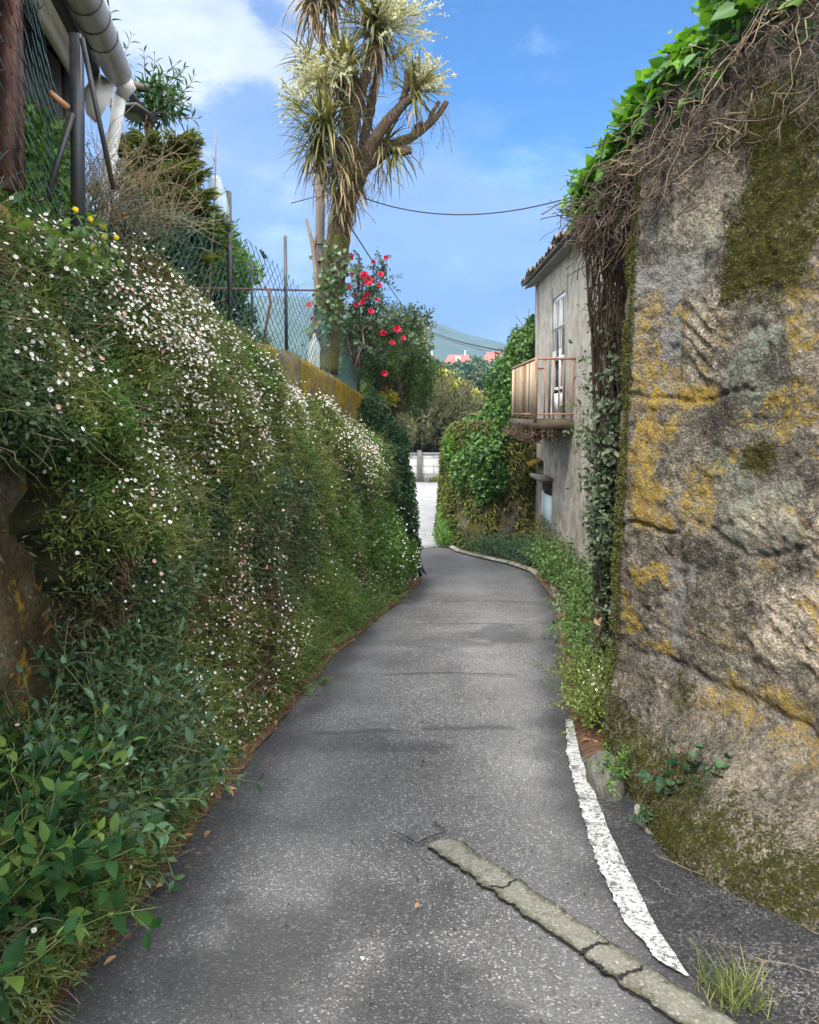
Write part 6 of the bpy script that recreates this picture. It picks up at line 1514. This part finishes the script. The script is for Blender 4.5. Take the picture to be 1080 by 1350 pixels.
# ------------------------------------------------------------------ beyond the bend
bw = thing('block_wall', (.5, 30.5, -.9), 'low grey concrete-block wall facing us at the end of the pale road', 'wall')
Geo().box(-4, 6, 30.5, 30.8, -1.0, .12).build('blockwork', MT['blocks'], bw)
Geo().box(-4, 6, 30.46, 30.84, .123, .2).build('cap', MT['paleroad'], bw)
G = Geo(); G.box(.28, .46, 30.36, 30.456, -1.0, .3); G.build('pier', MT['boulder'], bw)
bush('grass_clump', (1.2, 30.2, -.9), 'rough pale grass tuft at the foot of the block wall', [((1.4, 30.2, -.85), (.7, .2, .16)), ((-.1, 30.2, -.85), (.25, .2, .2))], 1600, .12, .02, 'grass', tmpl=T_LEAF, upb=1.)
bush('flowering_hedge', at(640, 535, 36), 'yellow-flowering hedge in front of the grey garden wall in the distance', [(at(632, 530, 36), (1.6, .8, .45)), (at(600, 522, 38), (1.0, .8, .7)), (at(585, 500, 36), (.5, .5, .4))], 6000, .14, .08, 'yellowgreen')
gw2 = thing('garden_wall', (3, 42, -.9), 'long pale grey garden wall below the distant trees', 'wall')
p0, p1 = at(560, 517, 42), at(760, 517, 42)
Geo().box(-6, 16, 42, 42.3, -1.1, p0[2] - .1).build('render', MT['paleroad'], gw2); Geo().box(-6, 16, 41.95, 42.35, p0[2] - .097, p0[2]).build('cap', MT['whitewall'], gw2)
# far wood
G = Geo(); GT = Geo()
def far_tree(px, pyt, pyb, d, w, seed):
    t = at(px, pyt, d); b = at(px, pyb, d); h = t[2] - b[2]; rw = w / 1080 * d / 2
    for k in range(5):
        c = b + (t - b) * (.45 + .45 * rng.random()) + np.array([rng.normal() * rw * .35, rng.normal() * rw * .4, 0])
        p, nr = lump_points(c, (rw * .65, rw * .65, h * .28), 500, seed + k, lump=.5, inner=.6)
        scatter(G, T_LEAF, p, rdir(500) + nr * .5, nr + rdir(500) * .5 + [0, 0, .4], .7, .5)
for k in range(34):
    far_tree(545 + 170 * rng.random(), 478 + 20 * rng.random(), 535, 105 + 45 * rng.random(), 34 + 20 * rng.random(), k)
for px, py, w in ((655, 470, 60), (690, 468, 60), (600, 488, 40), (560, 492, 50), (668, 480, 50), (480, 480, 60), (430, 478, 70), (380, 475, 80), (330, 470, 80), (270, 465, 90)): far_tree(px, py, 535, 140, w, int(px))
tag(G.build('far_wood', MT['farwood'], org=(10, 120, -1)), 'dark green band of distant trees below the red-roofed houses', 'trees', kind='stuff')
# red-roofed houses on the hillside
def far_house(label, px0, px1, pye, pyr, pyb, d, dormer=False):
    a = at(px0, pye, d); b = at(px1, pye, d); zr = at(px0, pyr, d)[2]; zb = at(px0, pyb, d)[2] - 6; w = b[0] - a[0]; dep = w * .6
    t = thing('red_roofed_house', ((a[0] + b[0]) / 2, d, zb), label, 'house')
    Geo().box(a[0], b[0], d, d + dep, zb, a[2]).build('wall', MT['whitewall'], t)
    o = w * .03; e = a[2] + .05
    V = [(a[0] - o, d - o, e), (b[0] + o, d - o, e), (b[0] + o, d + dep + o, e), (a[0] - o, d + dep + o, e), (a[0] + w * .16, d + dep * .5, zr), (b[0] - w * .16, d + dep * .5, zr)]
    g = Geo().add(V, [np.array([(0, 1, 5, 4), (2, 3, 4, 5)]), np.array([(1, 2, 5), (3, 0, 4)])]); g.add(V[:4], np.array([(3, 2, 1, 0)])); r = g.build('roof', MT['redroof'], t)
    if dormer:
        x = a[0] + w * .38; dz = zr - e
        g = Geo().box(x, x + w * .16, d + dep * .08, d + dep * .3, e + dz * .2, e + dz * .75); g.build('dormer', MT['whitewall'], r)
        Geo().box(x + w * .05, x + w * .11, d + dep * .078, d + dep * .09, e + dz * .3, e + dz * .62).build('dormer_window', MT['pane'], r)
    k = 6
    for i in range(k):
        x = a[0] + w * (i + .35) / k; Geo().box(x, x + w * .05, d - .12, d + .1, a[2] - 2.2, a[2] - .9).build('window', MT['pane'], t)
    g = Geo().box(b[0] - w * .3, b[0] - w * .26, d + dep * .45, d + dep * .5, zr - 1, zr + 1.2); g.build('chimney', MT['whitewall'], r)
far_house('white house with a red hipped roof and one dormer, middle of the distant houses', 586, 625, 479, 467, 492, 230, True)
far_house('white house with a low red roof, left of the distant houses behind the concrete post', 548, 578, 478, 469, 500, 215)
far_house('red-roofed house half hidden by trees, right of the distant houses', 636, 690, 479, 462, 492, 240)
# hills
rows = np.linspace(0, 1, 40); cols = np.linspace(-900, 1100, 260)
prx = [-1500, -400, 150, 300, 400, 480, 560, 575, 600, 625, 650, 680, 760, 900, 1300, 2600]; pry = [440, 420, 405, 398, 404, 412, 428, 434, 445, 455, 460, 468, 474, 470, 450, 450]
d = 800.; X = np.repeat(cols[:, None], 40, 1); px = X / d * 1080 * .99 + 540
ridge = CAM_Z + (545 - np.interp(px, prx, pry)) / 1080 * d * 1.0
Yh = 430 + (d - 430) * np.minimum(rows, 1)[None] + X * 0
prof = np.sin(np.clip(rows, 0, 1) * np.pi / 2)[None] ** 1.3
Zh = -3 + (ridge + 3) * prof + 9 * (fbm(np.stack([X, Yh, X * 0], -1) * .012, 4, 65) - .5) * prof + 5.0 * (fbm(np.stack([X, Yh, X * 0], -1) * .11, 3, 66) - .5) * prof
struct(Geo().grid(np.stack([X, Yh, Zh], -1)).build('hill', MT['hill'], org=(0, 0, 0), smooth=False))
SKYM = (.034, .072, .108)
VEIL = (.205, .305, .52)
FILL_CLOUD = (2.8, 2.85, 2.9)
HAZE = .0004
EXPO = 0.78
# ------------------------------------------------------------------ camera, sun, sky, air
cam = bpy.data.cameras.new('camera'); co = bpy.data.objects.new('camera', cam); COL.objects.link(co)
co.location = (0, 0, CAM_Z); co.rotation_euler = (math.pi / 2 - PITCH, 0, 0)
cam.sensor_fit = 'VERTICAL'; cam.sensor_height = 24; cam.lens = 24 * 1080 / 1350; cam.clip_end = 6000; cam.clip_start = .05
sc.camera = co
SUN_EL, SUN_AZ = math.radians(52), math.radians(205)
sd = Vector((math.sin(SUN_AZ) * math.cos(SUN_EL), math.cos(SUN_AZ) * math.cos(SUN_EL), math.sin(SUN_EL)))
sl_ = bpy.data.lights.new('sun', 'SUN'); sl_.energy = 3.0; sl_.angle = math.radians(10); sl_.color = (1, .95, .88)
so_ = bpy.data.objects.new('sun', sl_); COL.objects.link(so_); so_.rotation_euler = sd.to_track_quat('Z', 'Y').to_euler(); so_.location = (0, -5, 12)

w = bpy.data.worlds.new('World'); sc.world = w; w.use_nodes = True
nt = w.node_tree; nt.nodes.clear()
W_ = N.__new__(N); W_.nt = nt; W_.mat = None
sky = W_('ShaderNodeTexSky', sky_type='NISHITA', sun_disc=False, sun_elevation=SUN_EL, sun_rotation=SUN_AZ, air_density=1.0, dust_density=.6, ozone_density=1.6)
dirv = W_('ShaderNodeTexCoord', out=0)
sep = nt.nodes.new('ShaderNodeSeparateXYZ'); nt.links.new(dirv, sep.inputs[0]); dx, dy, dz = sep.outputs
strd = W_('ShaderNodeMapping', {0: dirv, 3: (1., 1., 2.2)})
n1 = W_.noise(2.6, 6., .58, strd, .3); n2 = W_.noise(5.5, 6., .6, strd, .2)
lin = lambda x, a, b: W_('ShaderNodeMapRange', {0: x, 1: a, 2: b, 3: 0., 4: 1.}, interpolation_type='SMOOTHSTEP')
jit = W_.math('MULTIPLY', W_.math('SUBTRACT', n1, .5), .5)
jit2 = W_.math('MULTIPLY', W_.math('SUBTRACT', n2, .5), .25)
zc = W_.math('ADD', dz, W_.math('ADD', jit, jit2)); xc = W_.math('ADD', dx, W_.math('ADD', jit, jit2))
left = lin(xc, .05, -.16)
hi = lin(zc, .31, .38)
white = W_.math('MULTIPLY', left, hi)                                  # bright cloud bank, upper left
grey = W_.math('MULTIPLY', lin(W_.math('ADD', zc, W_.math('MULTIPLY', dx, .22)), .40, .27), .92)          # thin grey-blue veil lower down
over = lin(W_.math('ADD', dz, W_.math('MULTIPLY', jit, .3)), .56, .76)  # bright cloud added out of view, overhead and behind, to light the lane
back = lin(W_.math('ADD', dy, jit), .25, -.25)
fill_cloud = W_.math('MAXIMUM', over, back)
blue = W_.mix(1., sky, (SKYM[0], SKYM[1], SKYM[2]), 'MULTIPLY')
c = W_.mix(grey, blue, W_.ramp(W_.math('ADD', W_.math('MULTIPLY', n1, .7), W_.math('MULTIPLY', n2, .3)), [(.36, (.155, .245, .44)), (.5, VEIL), (.64, (.29, .37, .53))]))
wisps = W_.math('MULTIPLY', lin(n2, .55, .75), .35)
c = W_.mix(wisps, c, (.55, .68, .9))
c = W_.mix(white, c, W_.ramp(n2, [(.35, (.36, .42, .53)), (.6, (.54, .57, .63))]))
hz_ = W_.math('MULTIPLY', lin(dz, .14, -.02), .55)
c = W_.mix(hz_, c, (.42, .58, .88))
c = W_.mix(fill_cloud, c, FILL_CLOUD)
bg = W_('ShaderNodeBackground', {0: c, 1: 1.0})
out = nt.nodes.new('ShaderNodeOutputWorld'); nt.links.new(bg, out.inputs[0])

# the air between here and the hills
hz = Geo().box(-1000, 1000, -1050, 860, -5.5, 175)
hm = N('air'); vol = hm('ShaderNodeVolumePrincipled', {'Color': (.30, .55, 1., 1), 'Density': HAZE, 'Anisotropy': .2})
o_ = hm.nt.nodes.new('ShaderNodeOutputMaterial'); hm.nt.links.new(vol, o_.inputs['Volume'])
if HAZE > 0: tag(hz.build('haze', hm.mat, org=(0, 0, 0)), 'faint blue air between the lane and the distant hill', 'haze', kind='stuff')

sc.view_settings.view_transform = 'Standard'; sc.view_settings.look = 'None'; sc.view_settings.gamma = 1; sc.view_settings.exposure = EXPO
sc.view_settings.use_curve_mapping = False
cy = sc.cycles; cy.max_bounces = 6; cy.diffuse_bounces = 3; cy.glossy_bounces = 2; cy.transmission_bounces = 4; cy.transparent_max_bounces = 8; cy.volume_bounces = 0
cy.use_denoising = True; cy.sample_clamp_indirect = 6; cy.caustics_reflective = False; cy.caustics_refractive = False
try: cy.denoiser = 'OPENIMAGEDENOISE'
except Exception: pass
for o in list(sc.objects):
    if '_org' in o: del o['_org']
